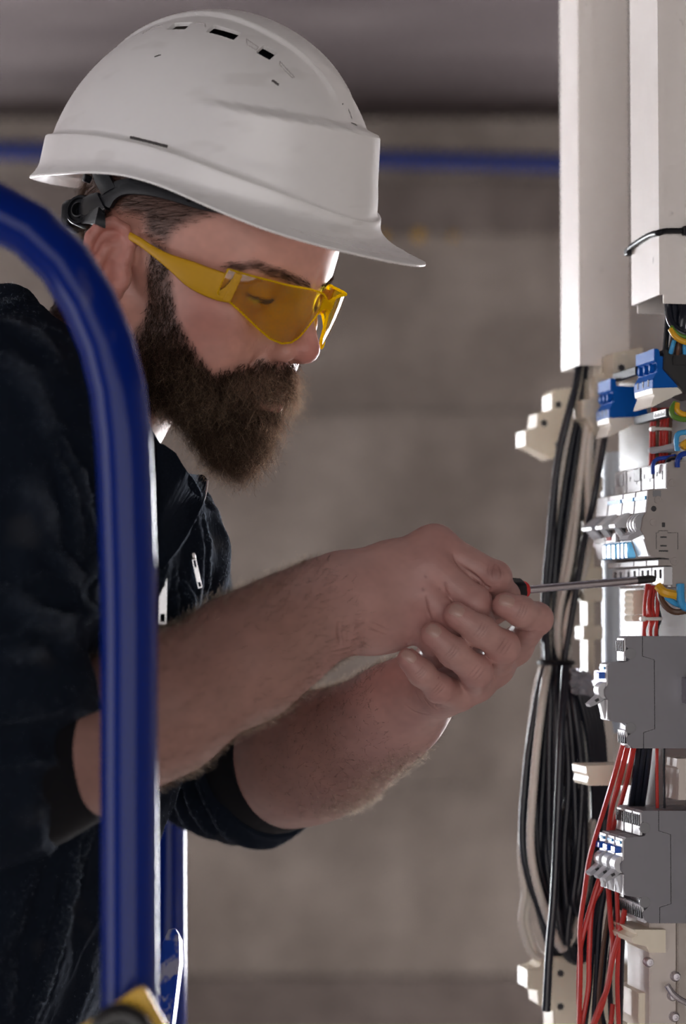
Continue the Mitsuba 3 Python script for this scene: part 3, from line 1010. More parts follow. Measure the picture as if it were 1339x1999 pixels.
for t in np.r_[np.linspace(1.0, 0.0, 74)[:-1]]:
    rings.append(dome_ring(t, 0.0))
base = dome_ring(0.0, 0.0)
for e, dz in ((0.0, 0.8), (0.5, 0.4), (2.4, 0.3), (3.0, -0.4), (3.2, -1.4)):
    rings.append(ring(1.0, e, Z_RIDGE + dz))
H = Z_RIDGE - Z_LOW
vis = VISOR / 33.0
for q in np.linspace(0.08, 1.0, 14):
    flare = np.clip((q - (0.62 - 0.52 * vis)) / (0.38 + 0.52 * vis), 0, 1) ** (2.0 + 0.6 * vis)
    e = 3.2 + 1.2 * q + flare * (4.6 + VISOR)
    rings.append(ring(1.0, e, Z_RIDGE - H * q))
for e, dz in ((0.4, -0.9), (0.1, -1.9), (-0.9, -2.3), (-2.4, -1.6)):
    rings.append(ring(1.0, 9.0 + VISOR + e, Z_LOW + dz))
for q in (0.75, 0.5, 0.25, 0.0):
    rings.append(ring(1.0, 1.0 + (5.0 + VISOR) * q ** 1.5, Z_LOW + 2 + (1 - q) * (4 + 7 * vis)))
for t in np.linspace(0.0, 1.0, 40):
    rings.append(dome_ring(t, 3.0))
shell = loft(rings)
shell.vertices = hat2w(shell.vertices)
if shell.volume < 0:
    shell.invert()


def cast_mesh(mesh, x, y):
    loc, _, _ = mesh.ray.intersects_location([CAM], [ray(x, y)])
    return loc[np.argmin(((loc - CAM) ** 2).sum(1))]


import manifold3d as m3


def to_man(m):
    m = m.copy()
    m.merge_vertices()
    return m3.Manifold(m3.Mesh(np.asarray(m.vertices, np.float32), np.asarray(m.faces, np.uint32)))


def from_man(M):
    q = M.to_mesh()
    return trimesh.Trimesh(q.vert_properties[:, :3], q.tri_verts, process=False)


def hat_cast(x, y):
    """The dome's point on the line of sight, in the hat's own axes."""
    o = (CAM - HAT_O) @ HAT_R * 1000
    d = ray(x, y) @ HAT_R * 1000
    ts = np.linspace(1.2, 1.75, 6000)
    p = o + ts[:, None] * d
    g = (np.abs(p[:, 0] / HA) ** 2 + np.abs(p[:, 1] / HB) ** 2) ** (HN / 2) + np.abs(p[:, 2] / HH) ** HN
    i = np.nonzero(g < 1)[0]
    return p[i[0]] if len(i) else None


hat = thing('hard_hat', 'white vented hard hat with scuffs, worn by the bearded man', 'hard hat')
vents = []
VENT_PX = [((333, 51), (369, 50)), ((409, 55), (464, 71)), ((507, 95), (534, 110))]
man = to_man(shell)
print('hat manifold', man.status(), man.num_tri())
for (x0, y0), (x1, y1) in VENT_PX:
    a, b = hat_cast(x0, y0), hat_cast(x1, y1)
    for s in (1, -1):
        A, B = a * [1, s, 1], b * [1, s, 1]
        c = (A + B) / 2
        n = unit(np.array([c[0] / HA**2, c[1] / HB**2, c[2] / HH**2]))
        ex = unit(B - A - n * ((B - A) @ n))
        ey = np.cross(n, ex)
        L = np.linalg.norm(B - A)
        bx = rbox(L, 11.0, 20.0, 0.9)
        m = place(bx, c, ex, ey, n)
        m.vertices = hat2w(m.vertices)
        man = man - to_man(m)
shell2 = from_man(man)
obj('shell', shell2, 'hat_shell', hat, smooth=28)
dark_vent_backing = loft([dome_ring(t, 9.0) for t in np.linspace(0.42, 1.0, 16)] + [dome_ring(t, 12.0) for t in np.linspace(1.0, 0.42, 16)])  # black dome added under the shell so the vents look dark
dark_vent_backing.vertices = hat2w(dark_vent_backing.vertices)
obj('dark_vent_backing', dark_vent_backing, 'black_plastic', hat, smooth=True)
# closed vent outlines, the slot above the brim and small scuffs: shallow marks lying on the shell


def mark(points, r, mat, name, parent, label=None, lift=0.00012):
    pts = []
    for x, y in points:
        q = cast_mesh(shell2, x, y)
        pts.append(q)
    pts = np.array(pts)
    pts = pts - np.array([ray(*p) for p in points]) * lift
    return obj(name, tube(pts, r, 6), mat, parent, label)


plastic('vent_grey', (0.42, 0.40, 0.39), 0.5)
mark([(a, 268 + (a - 255) * 0.25) for a in np.linspace(255, 327, 16)], 0.0011, 'dark_grime', 'rain_slot', hat, 'dark narrow slot above the brim')
for pl in ([(379, 46), (390, 45), (400, 47), (401, 54)], [(481, 76), (492, 84), (504, 92), (500, 98), (482, 87), (481, 76)], [(546, 120), (560, 135), (574, 150), (571, 152), (556, 138), (546, 126), (546, 120)], [(278, 66), (296, 55), (318, 49)]):
    P_ = []
    for k in range(len(pl) - 1):
        for t in np.linspace(0, 1, 6, endpoint=False):
            P_.append((pl[k][0] * (1 - t) + pl[k + 1][0] * t, pl[k][1] * (1 - t) + pl[k + 1][1] * t))
    mark(P_ + [pl[-1]], 0.00042, 'vent_grey', 'vent_outline', hat)
for pl, r in (([(531, 157), (536, 160), (541, 164), (544, 166)], 0.0009), ([(668, 202), (669, 204)], 0.0006), ([(686, 240), (692, 242), (697, 246)], 0.0004), ([(680, 213), (684, 224), (687, 233)], 0.0003), ([(302, 111), (308, 109), (314, 107)], 0.0005)):
    mark(pl, r, 'dark_grime', 'scuff_mark', hat)

# black headband, its rear yoke and the ratchet knob under the brim
HEADC = (-2, 0, 42)


def skull(x, y, lift=0.0):
    """The point of the head on the line of sight, moved lift metres outwards."""
    d = ray(x, y)
    t = 1.3
    for _ in range(60):
        q = CAM + d * t
        s = float(head_sdf(q[None].astype(f4))[0])
        t += s * 0.8
        if abs(s) < 1e-5:
            break
    p = CAM + d * t
    n = grad(head_sdf, p[None])[0]
    return p + n * lift, n


def band(center_px, half_px, lift, thick, name, parent, mat='black_plastic', n=40):
    """A strap lying on the head along pixels of the photograph: centre line and half width there."""
    c = np.array(center_px, float)
    h = np.array(half_px, float)
    q = spline(np.c_[c, np.zeros(len(c)), h], n)
    tx = np.gradient(q[:, :2], axis=0)
    nx = unit(np.c_[-tx[:, 1], tx[:, 0]])
    rows_o, rows_i = [], []
    for k in range(n):
        ro, ri = [], []
        for s in np.linspace(-1, 1, 5):
            e = q[k, :2] + nx[k] * q[k, 3] * s
            p, nn = skull(e[0], e[1])
            ro.append(p + nn * (lift + thick - 0.0008 * (abs(s) == 1)))
            ri.append(p + nn * (lift - 0.001))
        rows_o.append(ro)
        rows_i.append(ri)
    rings = [np.vstack([np.array(a), np.array(b)[::-1]]) for a, b in zip(rows_o, rows_i)]
    m = loft(rings)
    if m.volume < 0:
        m.invert()
    return obj(name, m, mat, parent, smooth=40)


sus = band([(214, 402), (226, 382), (252, 369), (300, 369), (350, 380), (400, 396), (470, 412)], [13, 14, 14, 16, 17, 16, 14], 0.0035, 0.003, 'headband', hat)
band([(226, 378), (216, 360), (209, 346), (205, 334)], [14, 14, 13, 12], 0.0045, 0.003, 'strap', hat)
band([(262, 352), (290, 340), (318, 346), (360, 366)], [5, 6, 6, 6], 0.0055, 0.003, 'strap', hat)
band([(182, 436), (186, 420), (196, 406), (214, 396)], [20, 22, 22, 18], 0.004, 0.004, 'yoke', hat)
kc, kn = skull(174, 411, 0.0075)
kn = unit(V(-0.42, -0.85, 0.12))
kx = unit(np.cross(kn, [0, 0, 1]))
knob = lathe([(0.0005, -0.012), (0.0108, -0.012), (0.0112, 0.0), (0.0104, 0.0014), (0.0088, 0.0014), (0.0082, -0.0005), (0.0062, -0.0005), (0.0058, 0.0018), (0.0048, 0.0022), (0.0046, -0.003), (0.0005, -0.003)], 40)
obj('ratchet_knob', place(knob, kc, kx, np.cross(kn, kx), kn), 'black_plastic', hat, 'round ratchet knob with a recessed centre', smooth=35)
bx = rbox(0.013, 0.030, 0.021, 0.006, seg=4)
bc = at(143, 423, 1.597)
obj('ratchet_housing', place(bx, bc, unit(V(1, -0.15, 0.05)), unit(np.cross(V(0.05, 0.05, 1), V(1, -0.15, 0.05))), unit(V(0.05, 0.05, 1))), 'black_plastic', hat, smooth=30)
for x, y in ((187, 355), (376, 392), (411, 406)):
    p, nn = skull(x, y, 0.0085)
    ex = unit(np.cross(nn, [0, 0, 1]))
    obj('rivet', place(lathe([(0.0003, -0.004), (0.0028, -0.004), (0.0028, 0.0008), (0.0022, 0.0014), (0.0003, 0.0014)], 14), p, ex, np.cross(nn, ex), nn), 'black_plastic', hat, smooth=40)

# ------------------------------------------------------------------ yellow wraparound safety glasses
scene['yellow_lens'] = {'type': 'blendbsdf', 'weight': 0.07,
                        'a': {'type': 'thindielectric', 'int_ior': 1.5, 'specular_transmittance': rgb(0.82, 0.68, 0.025), 'specular_reflectance': rgb(0.7, 0.7, 0.7)},
                        'b': {'type': 'principledthin', 'base_color': rgb(0.85, 0.68, 0.01), 'roughness': 0.3, 'diff_trans': 2.0, 'spec_trans': 0.0}}
scene['amber_frame'] = {'type': 'roughdielectric', 'int_ior': 1.5, 'alpha': 0.08, 'specular_transmittance': rgb(0.93, 0.62, 0.05)}
plastic('amber_solid', (0.54, 0.285, 0.010), 0.42, 0.3)
scene['yellow_edge'] = {'type': 'principledthin', 'base_color': rgb(0.95, 0.76, 0.015), 'roughness': 0.25, 'diff_trans': 1.5}


def lens_x(y):
    return 115.0 - 44.0 * (np.abs(y) / 68.0) ** 2.3 - 0.0 * y


def lens_top(y):
    a = np.abs(y)
    return 30.5 + 2.0 * np.exp(-((a - 22) / 16) ** 2) - 4.0 * np.exp(-(a / 7.0) ** 2) - 1.5 * sstep(45, 68, a)


def lens_low(y):
    a = np.abs(y)
    return np.interp(a, [0, 5, 8, 11, 15, 20, 27, 36, 45, 54, 62, 68], [21, 19.5, 14, 6, -2.5, -7.5, -9.8, -8.6, -4.0, 2.0, 7.5, 10.5])


def glasses_pt(y, z, out=0.0):
    tilt = (z - 10) * 0.10
    nx = unit(np.stack([np.ones_like(y), 43.0 * 2.3 / 68 * np.sign(y) * (np.abs(y) / 68.0) ** 1.3], -1))
    return h2w(np.stack([lens_x(y) + tilt + nx[..., 0] * out, y + nx[..., 1] * out, z], -1))


gl = thing('safety_glasses', 'yellow wraparound safety glasses worn by the man', 'safety glasses')
ys = np.linspace(-68, 68, 141)
u = np.linspace(0, 1, 21)
yy = np.repeat(ys[:, None], 21, 1)
zz = lens_low(ys)[:, None] * (1 - u) + lens_top(ys)[:, None] * u
bow = 1.1 * np.sin(np.pi * u)[None, :] * sstep(4, 16, np.abs(yy))
obj('lens', grid_mesh(glasses_pt(yy, zz, bow)), 'yellow_lens', gl, 'clear yellow one-piece lens', smooth=True)
edge = np.vstack([np.c_[ys, lens_low(ys)], np.c_[ys[::-1], lens_top(ys)[::-1]]])
edge = np.vstack([edge, edge[:1]])
obj('rim', tube(glasses_pt(edge[:, 0], edge[:, 1]), np.r_[np.full(141, 0.0007), np.full(len(edge) - 141, 0.0007)] + 0.0005 * sstep(-12, 20, edge[:, 0]), 6), 'yellow_edge', gl, 'bright yellow lens edge', smooth=40)
yb = np.linspace(-7.5, 7.5, 25)
yb2 = np.repeat(yb[:, None], 9, 1)
ub = np.linspace(0, 1, 9)
zb2 = lens_low(yb)[:, None] * (1 - ub) + lens_top(yb)[:, None] * ub
obj('nose_bridge', cat_mesh([grid_mesh(glasses_pt(yb2, zb2, 0.7)), grid_mesh(glasses_pt(yb2, zb2, -1.6))]), 'yellow_edge', gl, 'bright yellow nose bridge', smooth=True)
for s in (-1, 1):
    path = [(78, s * 64.6, 16.5, 9.6), (70, s * 67.5, 15.5, 10.0), (58, s * 71.5, 15.5, 9.6), (48, s * 74, 16.5, 8.6), (38, s * 76, 18, 6.4), (28, s * 78, 19.5, 4.4), (16, s * 79.5, 21.5, 3.2), (2, s * 80.5, 24, 2.8), (-12, s * 80, 24, 2.6), (-26, s * 77, 17, 2.4), (-34, s * 74, 6, 2.0)]
    q = spline(path, 46)
    tang = unit(np.gradient(q[:, :3], axis=0))
    upv = unit(np.cross(np.cross(tang, [0, 0, 1.0]), tang))
    side = unit(np.cross(tang, upv))
    rg = []
    for k in range(len(q)):
        w = q[k, 3]
        rg.append([q[k, :3] + upv[k] * w * math.cos(a) * (1.0) + side[k] * 1.25 * math.sin(a) for a in np.linspace(0, 2 * np.pi, 14, endpoint=False)])
    m = loft(np.array(rg))
    m.vertices = h2w(m.vertices)
    if m.volume < 0:
        m.invert()
    t = obj('temple', m, 'amber_solid', gl, smooth=50)
    c = V(79, s * 64.6, 18)
    hx, hy, hz = unit(V(-0.72, s * 0.5, 0.0)), None, unit(V(0.12, 0, 1))
    hy = unit(np.cross(hz, hx))
    hinge = cat_mesh([rbox(5.4, 3.4, 21, 0.8), rbox(3.0, 5.0, 4.0, 0.5, (0.6, -0.6, 5)), rbox(3.0, 5.0, 4.0, 0.5, (0.6, -0.6, -4))])
    m = place(hinge, c, hx, hy, hz)
    m.vertices = h2w(m.vertices)
    obj('hinge', m, 'amber_solid', t, smooth=35)
# ------------------------------------------------------------------ dark fleece jacket with sleeves pushed up, trousers and shoes
def fleece_color(p, n, uv):
    a = mikit.fbm(p[0] * 900, p[1] * 900, p[2] * 900, octaves=2)
    d = mikit.smoothstep(0.66, 0.80, mikit.fbm(p[0] * 26 + 2, p[1] * 26, p[2] * 26, octaves=3))
    return mikit.mix((0.0050, 0.0072, 0.0120), (0.0125, 0.0170, 0.0260), a) + mi.Color3f(0.012, 0.011, 0.010) * d


def fleece_bump(p, n, uv):
    return mikit.fbm(p[0] * 700, p[1] * 700, p[2] * 700, octaves=2)


bsdf('fleece', {'type': 'bumpmap', 'scale': 0.0009, 'b': principled(mikit.proc(fleece_color), 1.0, 0.0, sheen=0.22, sheen_tint=0.3), 't': mikit.proc(fleece_bump, 0.0004)})
bsdf('cuff_cloth', principled((0.007, 0.0072, 0.009), 0.9, 0.1, sheen=0.25))
plastic('trouser_cloth', (0.02, 0.022, 0.028), 0.9, 0.2)
plastic('shoe_leather', (0.02, 0.018, 0.016), 0.5)
scene['zip_metal'] = {'type': 'roughconductor', 'material': 'Al', 'alpha': 0.22}

YC = 1.61
C_TORSO = [(at(50, 930, YC), 0.092), (at(66, 1100, YC), 0.124), (at(-40, 1420, YC), 0.132), (at(-157, 1760, YC), 0.133), (at(-262, 2030, YC), 0.138)]
C_ARM_R = [(at(-15, 860, 1.435), 0.080), (at(-20, 1060, 1.410), 0.072), (at(-30, 1290, 1.395), 0.064), (at(-70, 1500, 1.405), 0.060)]
C_FORE_R = [(at(-70, 1500, 1.405), 0.060), (at(60, 1480, 1.420), 0.055), (at(170, 1447, 1.438), 0.0525)]
C_ARM_L = [(at(190, 1010, 1.785), 0.056), (at(318, 1175, 1.815), 0.052), (at(405, 1380, 1.84), 0.054), (at(425, 1500, 1.845), 0.050)]
C_FORE_L = [(at(425, 1500, 1.845), 0.050), (at(500, 1502, 1.80), 0.056), (at(566, 1484, 1.763), 0.0555)]
HOOD = [at(-90, 660, 1.63), at(-20, 612, 1.62), at(40, 612, 1.60), at(93, 664, 1.565), at(140, 740, 1.535), at(190, 815, 1.512), at(222, 930, 1.500), at(255, 1060, 1.488)]
HOOD_R = [0.020, 0.017, 0.015, 0.0155, 0.017, 0.018, 0.016, 0.012]
CUFF_R = (at(180, 1437, 1.443), unit(V(0.986, 0.0, 0.164)))
CUFF_L = (at(566, 1483, 1.763), unit(L_ARM[2][0] - L_ARM[1][0]))


def jacket_sdf(p):
    q = p.copy()
    q[:, 1] = YC + (q[:, 1] - YC) * f4(0.76)
    d = d_chain(q, [a for a, _ in C_TORSO], [r for _, r in C_TORSO], 0.06)
    d = smin(d, d_cone(p, at(0, 890, 1.45), at(190, 1010, 1.785), 0.074, 0.055), 0.035)
    d = smin(d, d_cone(p, at(55, 870, 1.60), at(40, 720, 1.63), 0.082, 0.060), 0.06)
    # the neck opening
    d = smax(d, -d_cone(p, h2w((-50, 0, -110)), h2w((35, 0, -95)), 0.070, 0.060), 0.012)
    d = smax(d, -d_cone(p, h2w((-62, 0, -120)), h2w((-40, 0, 10)), 0.068, 0.080), 0.010)
    d = smin(d, d_chain(p, HOOD, HOOD_R, 0.004), 0.010)
    d = smin(d, d_chain(p, [a for a, _ in C_ARM_R], [r for _, r in C_ARM_R], 0.02), 0.025)
    d = smin(d, d_chain(p, [a for a, _ in C_ARM_L], [r for _, r in C_ARM_L], 0.02), 0.02)
    f = d_chain(p, [a for a, _ in C_FORE_R], [r for _, r in C_FORE_R], 0.02)
    f = np.maximum(f, ((p - CUFF_R[0].astype(f4)) @ CUFF_R[1].astype(f4)) + f4(0.034))
    d = smin(d, f, 0.02)
    f = d_chain(p, [a for a, _ in C_FORE_L], [r for _, r in C_FORE_L], 0.02)
    f = np.maximum(f, ((p - CUFF_L[0].astype(f4)) @ CUFF_L[1].astype(f4)) + f4(0.022))
    return smin(d, f, 0.02)


jk = sdf_mesh(jacket_sdf, (-0.46, 1.27, 1.10), (0.02, 1.97, 1.72), 0.0034)
_c = np.array(jk.triangles_center)
_v, _f = trimesh.remesh.subdivide(np.array(jk.vertices), np.array(jk.faces), face_index=np.nonzero((_c[:, 0] > -0.26) & (_c[:, 1] < 1.60))[0])[:2]
jk = trimesh.Trimesh(_v, _f, process=False)
v = np.array(jk.vertices)
nrm = grad(jacket_sdf, v)


# folds: gathered rings where the sleeves are pushed up, long folds down the body
disp = np.zeros(len(v))
elb = C_ARM_R[3][0]
t, dist = seg_t(v, C_ARM_R[0][0], C_ARM_R[3][0])
ax = unit(C_ARM_R[3][0] - C_ARM_R[0][0])
al = (v - C_ARM_R[0][0]) @ ax
w_arm = 1 - sstep(0.075, 0.105, dist)
warp = vnoise(v, 14, 3) * 0.05
cross_ = unit(np.cross(ax, V(0, 1, 0)))
lat = v @ cross_
g1 = np.abs(np.sin((al + warp + 0.35 * lat) * 78 + 5 * vnoise(v, 9, 5)))
amp = 0.0135 * sstep(0.04, 0.12, al) * (1 - sstep(0.185, 0.23, al)) + 0.003
disp += w_arm * amp * (0.55 - g1 ** 0.7) * (0.6 + 1.2 * (vnoise(v, 12, 8) + 0.3))
ridge = 1 - np.abs(vnoise(v * [1, 1, 0.45], 34, 11, 2)) * 4
disp += w_arm * 0.0032 * np.clip(ridge, 0, 1)
t2, dist2 = seg_t(v, C_FORE_L[0][0], C_FORE_L[2][0])
al2 = (v - C_FORE_L[0][0]) @ CUFF_L[1]
disp += (1 - sstep(0.07, 0.09, dist2)) * 0.004 * np.sin(al2 * 210 + 8 * vnoise(v, 15, 4)) * (1 - sstep(0.06, 0.09, al2))
w_body = 1 - np.maximum(w_arm, 1 - sstep(0.07, 0.09, dist2))
tax = unit(C_TORSO[3][0] - C_TORSO[1][0])
s1 = v @ unit(np.cross(tax, V(0, 1, 0)))
along = v @ tax
uu = s1 * 1.0 + v[:, 1] * 0.55
fold = np.sin(uu * 105 + 14 * vnoise(v * [1, 1, 0.6], 9, 21))
disp += w_body * (0.0032 * fold + 0.0028 * np.clip(1 - np.abs(vnoise(v * [1, 1, 0.35], 40, 31)) * 5, 0, 1)) * (0.5 + 1.5 * np.clip(vnoise(v, 7, 41) + 0.3, 0, 1))
disp += 0.0012 * vnoise(v, 70, 51)


def trace(fn, xs, ys, start=1.2, end=2.1, steps=70):
    """Distances y of the surface fn along the lines of sight (nan where they miss)."""
    xs, ys = np.broadcast_arrays(np.asarray(xs, float), np.asarray(ys, float))
    D = np.array([ray(a, b) for a, b in zip(xs.ravel(), ys.ravel())])
    t = np.full(len(D), start)
    for _ in range(steps):
        s = fn((CAM + D * t[:, None]).astype(f4))
        t = np.minimum(t + s * 0.8, end + 0.3)
    p = CAM + D * t[:, None]
    hit = np.abs(fn(p.astype(f4))) < 0.0015
    return p, hit


# creased ridges where the cloth bunches, as lines of the photograph laid on the cloth: (pixels, height mm, width mm)
RIDGES = [
    ([(118, 830), (120, 849), (132, 883), (154, 931), (166, 979), (178, 1027), (180, 1062)], 4.5, 3.2), ([(101, 868), (120, 907), (139, 960), (149, 998), (158, 1036), (166, 1089)], 4.5, 3.4),
    ([(4, 695), (72, 772), (101, 864)], 3.0, 6.0), ([(158, 1147), (166, 1195), (154, 1238)], 5.0, 3.4), ([(96, 1060), (134, 1108), (158, 1152)], 5.0, 4.5),
    ([(4, 1156), (72, 1195), (125, 1219), (154, 1252)], 6.0, 4.5), ([(48, 1214), (106, 1228), (144, 1267)], 5.0, 3.6), ([(10, 1284), (60, 1276), (96, 1272)], 5.0, 4.0),
    ([(167, 1612), (150, 1651), (136, 1724), (121, 1782), (102, 1855), (83, 1913), (53, 1996)], 4.5, 3.4), ([(186, 1612), (160, 1676), (131, 1744)], 3.5, 3.0), ([(29, 1870), (15, 1986)], 3.0, 4.0),
    ([(340, 1120), (345, 1225)], 3.0, 3.0), ([(362, 1125), (368, 1205)], 3.0, 3.0), ([(392, 1010), (404, 1100), (408, 1180)], 3.0, 3.0),
    ([(4, 604), (40, 588), (90, 594)], 2.0, 4.0), ([(4, 628), (60, 652), (118, 716)], 2.5, 5.0), ([(185, 1090), (172, 1130), (176, 1180)], 4.0, 3.0),
    ([(40, 940), (90, 1010), (120, 1075)], 3.0, 7.0),
]
from scipy.spatial import cKDTree
ridge_w = np.zeros(len(v))
for pl, hgt, wid in RIDGES:
    q = np.array(pl, float)
    q3, hit = trace(jacket_sdf, q[:, 0], q[:, 1])
    if hit.sum() < 2:
        continue
    L_ = spline(q3[hit], 80)
    L_ = L_ + np.random.default_rng(len(pl)).normal(size=L_.shape) * 0.0009
    dq, iq = cKDTree(L_).query(v, distance_upper_bound=0.03)
    m = np.isfinite(dq)
    tp = np.sin(np.pi * np.clip(iq[m] / 79, 0.05, 0.95)) ** 0.5 * (0.75 + 0.7 * vnoise(v[m], 90, 77))
    g_ = np.exp(-(dq[m] / (wid * MM)) ** 2)
    disp[m] += tp * (1.5 * hgt * MM * g_ - 0.6 * hgt * MM * np.exp(-((dq[m] - 2.1 * wid * MM) / (1.3 * wid * MM)) ** 2))
    ridge_w[m] = np.maximum(ridge_w[m], g_ * tp)
hood_d = d_chain(v.astype(f4), HOOD, HOOD_R, 0.004)
disp *= sstep(-0.002, 0.012, np.asarray(hood_d)) * 0.6 + 0.4
jk.vertices = v + nrm * disp[:, None]
PERSON = 'person'
jacket = obj('jacket', jk, 'fleece', PERSON, 'dark navy fleece jacket with a half-open zip', smooth=True)


def cuff(base, ax, r0, r1, length, back, key, run=None):
    """A turned-up sleeve end: a thick band round the forearm."""
    a = unit(np.cross(ax, V(0, 0, 1)))
    b = np.cross(ax, a)
    prof = [(-back, r0 - 0.004), (-back - 0.002, r0), (-back * 0.5, (r0 + r1) / 2 + 0.0008), (-0.004, r1), (-0.001, r1 - 0.0006), (0.0, r1 - 0.0022), (-0.001, r1 - 0.0038), (-0.012, r1 - 0.0050), (-back, r1 - 0.008)]
    rg = []
    ang = np.linspace(0, 2 * np.pi, 64, endpoint=False)
    for h_, r in prof:
        wob = 1 + 0.02 * np.sin(2 * ang + 1) + 0.008 * np.sin(5 * ang)
        c_ = base + (ax * h_ if run is None else run * (h_ / (run @ ax)))
        rg.append(c_ + (r * wob)[:, None] * (np.cos(ang)[:, None] * a + np.sin(ang)[:, None] * b))
    m = loft(np.array(rg), closed_ends=False)
    return obj('cuff', m, 'cuff_cloth', jacket, smooth=40)


cuff(CUFF_R[0], CUFF_R[1], 0.0590, 0.0550, 0.04, 0.050, 0, unit(R_ARM[3][0] - R_ARM[1][0]))
cuff(CUFF_L[0], CUFF_L[1], 0.0580, 0.0560, 0.03, 0.034, 0)


def sheet(outline_px, depth_fn, thick, name, parent, mat, label=None, bow=0.0):
    """A bent piece of thick cloth with the outline (pixels), at a distance given per point."""
    g = Polygon(outline_px)
    x0, y0, x1, y1 = g.bounds
    import shapely
    tri_v, tri_f = trimesh.creation.triangulate_polygon(g.buffer(-0.5).simplify(0.5), engine='earcut')
    m = trimesh.Trimesh(np.c_[tri_v, np.zeros(len(tri_v))], tri_f, process=False)
    for _ in range(4):
        m = m.subdivide()
    m.merge_vertices()
    px = np.array(m.vertices)[:, :2]
    Yd = depth_fn(px[:, 0], px[:, 1])
    front = np.array([at(x, y, Y) for (x, y), Y in zip(px, Yd)])
    globals()['FLAP_FRONT'] = front
    ed = trimesh.Trimesh(front, m.faces, process=False)
    n_ = np.array(ed.vertex_normals)
    if n_[:, 1].mean() > 0:
        ed.invert()
        n_ = -n_
    back = trimesh.Trimesh(front - n_ * thick, ed.faces[:, ::-1], process=False)
    e = ed.edges_sorted
    uq, idx, cnt = np.unique(e, axis=0, return_index=True, return_counts=True)
    be = ed.edges[idx[cnt == 1]]
    n0 = len(front)
    side = np.vstack([np.c_[be[:, 1], be[:, 0], be[:, 0] + n0], np.c_[be[:, 1], be[:, 0] + n0, be[:, 1] + n0]])
    full = trimesh.Trimesh(np.vstack([front, back.vertices]), np.vstack([ed.faces, back.faces + n0, side]), process=False)
    return obj(name, full, mat, parent, label, smooth=50)


flap = [(306, 862), (322, 868), (344, 884), (356, 905), (368, 924), (384, 926), (398, 926), (405, 936), (403, 958), (396, 985), (384, 1012), (366, 1046), (345, 1078), (322, 1106), (312, 1112), (304, 1060)]
def on_jacket(x, y, lift=0.005):
    """Distance y just in front of the jacket; beyond its edge, that of the nearest place on it."""
    x, y = np.atleast_1d(np.asarray(x, float)), np.atleast_1d(np.asarray(y, float))
    p, hit = trace(jacket_sdf, x, y)
    Y = p[:, 1].copy()
    if not hit.all():
        tr = cKDTree(np.c_[x, y][hit])
        Y[~hit] = Y[hit][tr.query(np.c_[x, y][~hit])[1]]
    return Y - lift


def fd(x, y):
    Y = on_jacket(x, y, 0.0)
    tr = cKDTree(np.c_[x, y])
    Y = np.array([np.sort(Y[i])[: max(1, len(i) // 3)].mean() for i in tr.query_ball_point(np.c_[x, y], 16)])
    Y = np.array([Y[i].mean() for i in tr.query_ball_point(np.c_[x, y], 14)])
    return Y - 0.010 - 0.010 * np.exp(-((x - 398) / 14.0) ** 2) + 0.003 * np.sin((x + 0.6 * y) / 15.0) * (x < 372)


fl_key = sheet(flap, fd, 0.003, 'collar_flap', jacket, 'fleece', 'standing collar flap with a zip edge')
fl_tree = cKDTree(proj(FLAP_FRONT))
flap_y = lambda x, y: float(FLAP_FRONT[fl_tree.query([x, y])[1], 1]) - 0.0015
zp = [(405, 938), (402, 962), (394, 988), (380, 1018), (362, 1050), (342, 1080), (321, 1107)]
za = np.array(zp, float)
zY = np.interp(za[:, 1], [930, 1110], [flap_y(396, 950), flap_y(322, 1100)])
pts = np.array([at(x, y, Y) for (x, y), Y in zip(zp, zY)])
obj('zip_tape', tube(spline(pts, 60), 0.0008, 6), 'zip_metal', jacket)
zl = np.array([at(x, y, float(on_jacket(x + 4, y, 0.004)[0])) for x, y in ((310, 900), (312, 960), (313, 1040), (317, 1102))])
obj('zip_tape', tube(spline(zl, 80), 0.0010, 6), 'zip_metal', jacket)
tooth = rbox(0.0016, 0.0016, 0.0009, 0)
teeth = [place(tooth, p, (1, 0, 0), (0, 1, 0), (0, 0, 1)) for p in spline(np.vstack([zl]), 84)[::1] + [0.0012, -0.0006, 0]]
obj('zip_teeth', cat_mesh(teeth), 'zip_metal', jacket, kind='stuff')


def pull(x0, y0, x1, y1, w, Y, name):
    """A zip slider with a frame-shaped pull tab hanging from it."""
    a, b = at(x0, y0, Y), at(x1, y1, Y)
    ey = unit(a - b)
    ex = unit(np.cross(ey, V(0, 1, 0)))
    ez = np.cross(ex, ey)
    L = np.linalg.norm(a - b)
    g = Polygon([(-w, 0), (w, 0), (w, L * 0.82), (w * 0.6, L * 0.84), (-w * 0.6, L * 0.84), (-w, L * 0.82)])
    g = g.difference(sbox(-w * 0.62, L * 0.04, w * 0.62, L * 0.17)).difference(sbox(-w * 0.5, L * 0.60, w * 0.5, L * 0.80))
    tab = prism(g, 0.0012, 0.0002)
    z = obj(name, place(tab, b, ex, ey, ez), 'zip_metal', jacket, 'metal zip pull tab')
    sl = cat_mesh([rbox(2.3 * w, L * 0.20, 0.0035, 0.0011, (0, L * 0.92, 0.0)), rbox(0.9 * w, L * 0.16, 0.0022, 0.0008, (0, L * 0.93, -0.0025))])
    obj('slider', place(sl, b, ex, ey, ez), 'zip_metal', z, smooth=30)
    return z


pull(319, 1098, 317, 1219, 0.0026, float(on_jacket(322, 1150, 0.008)[0]), 'zip_pull')
pull(376, 1080, 391, 1148, 0.0015, float(on_jacket(383, 1110, 0.008)[0]), 'zip_pull')

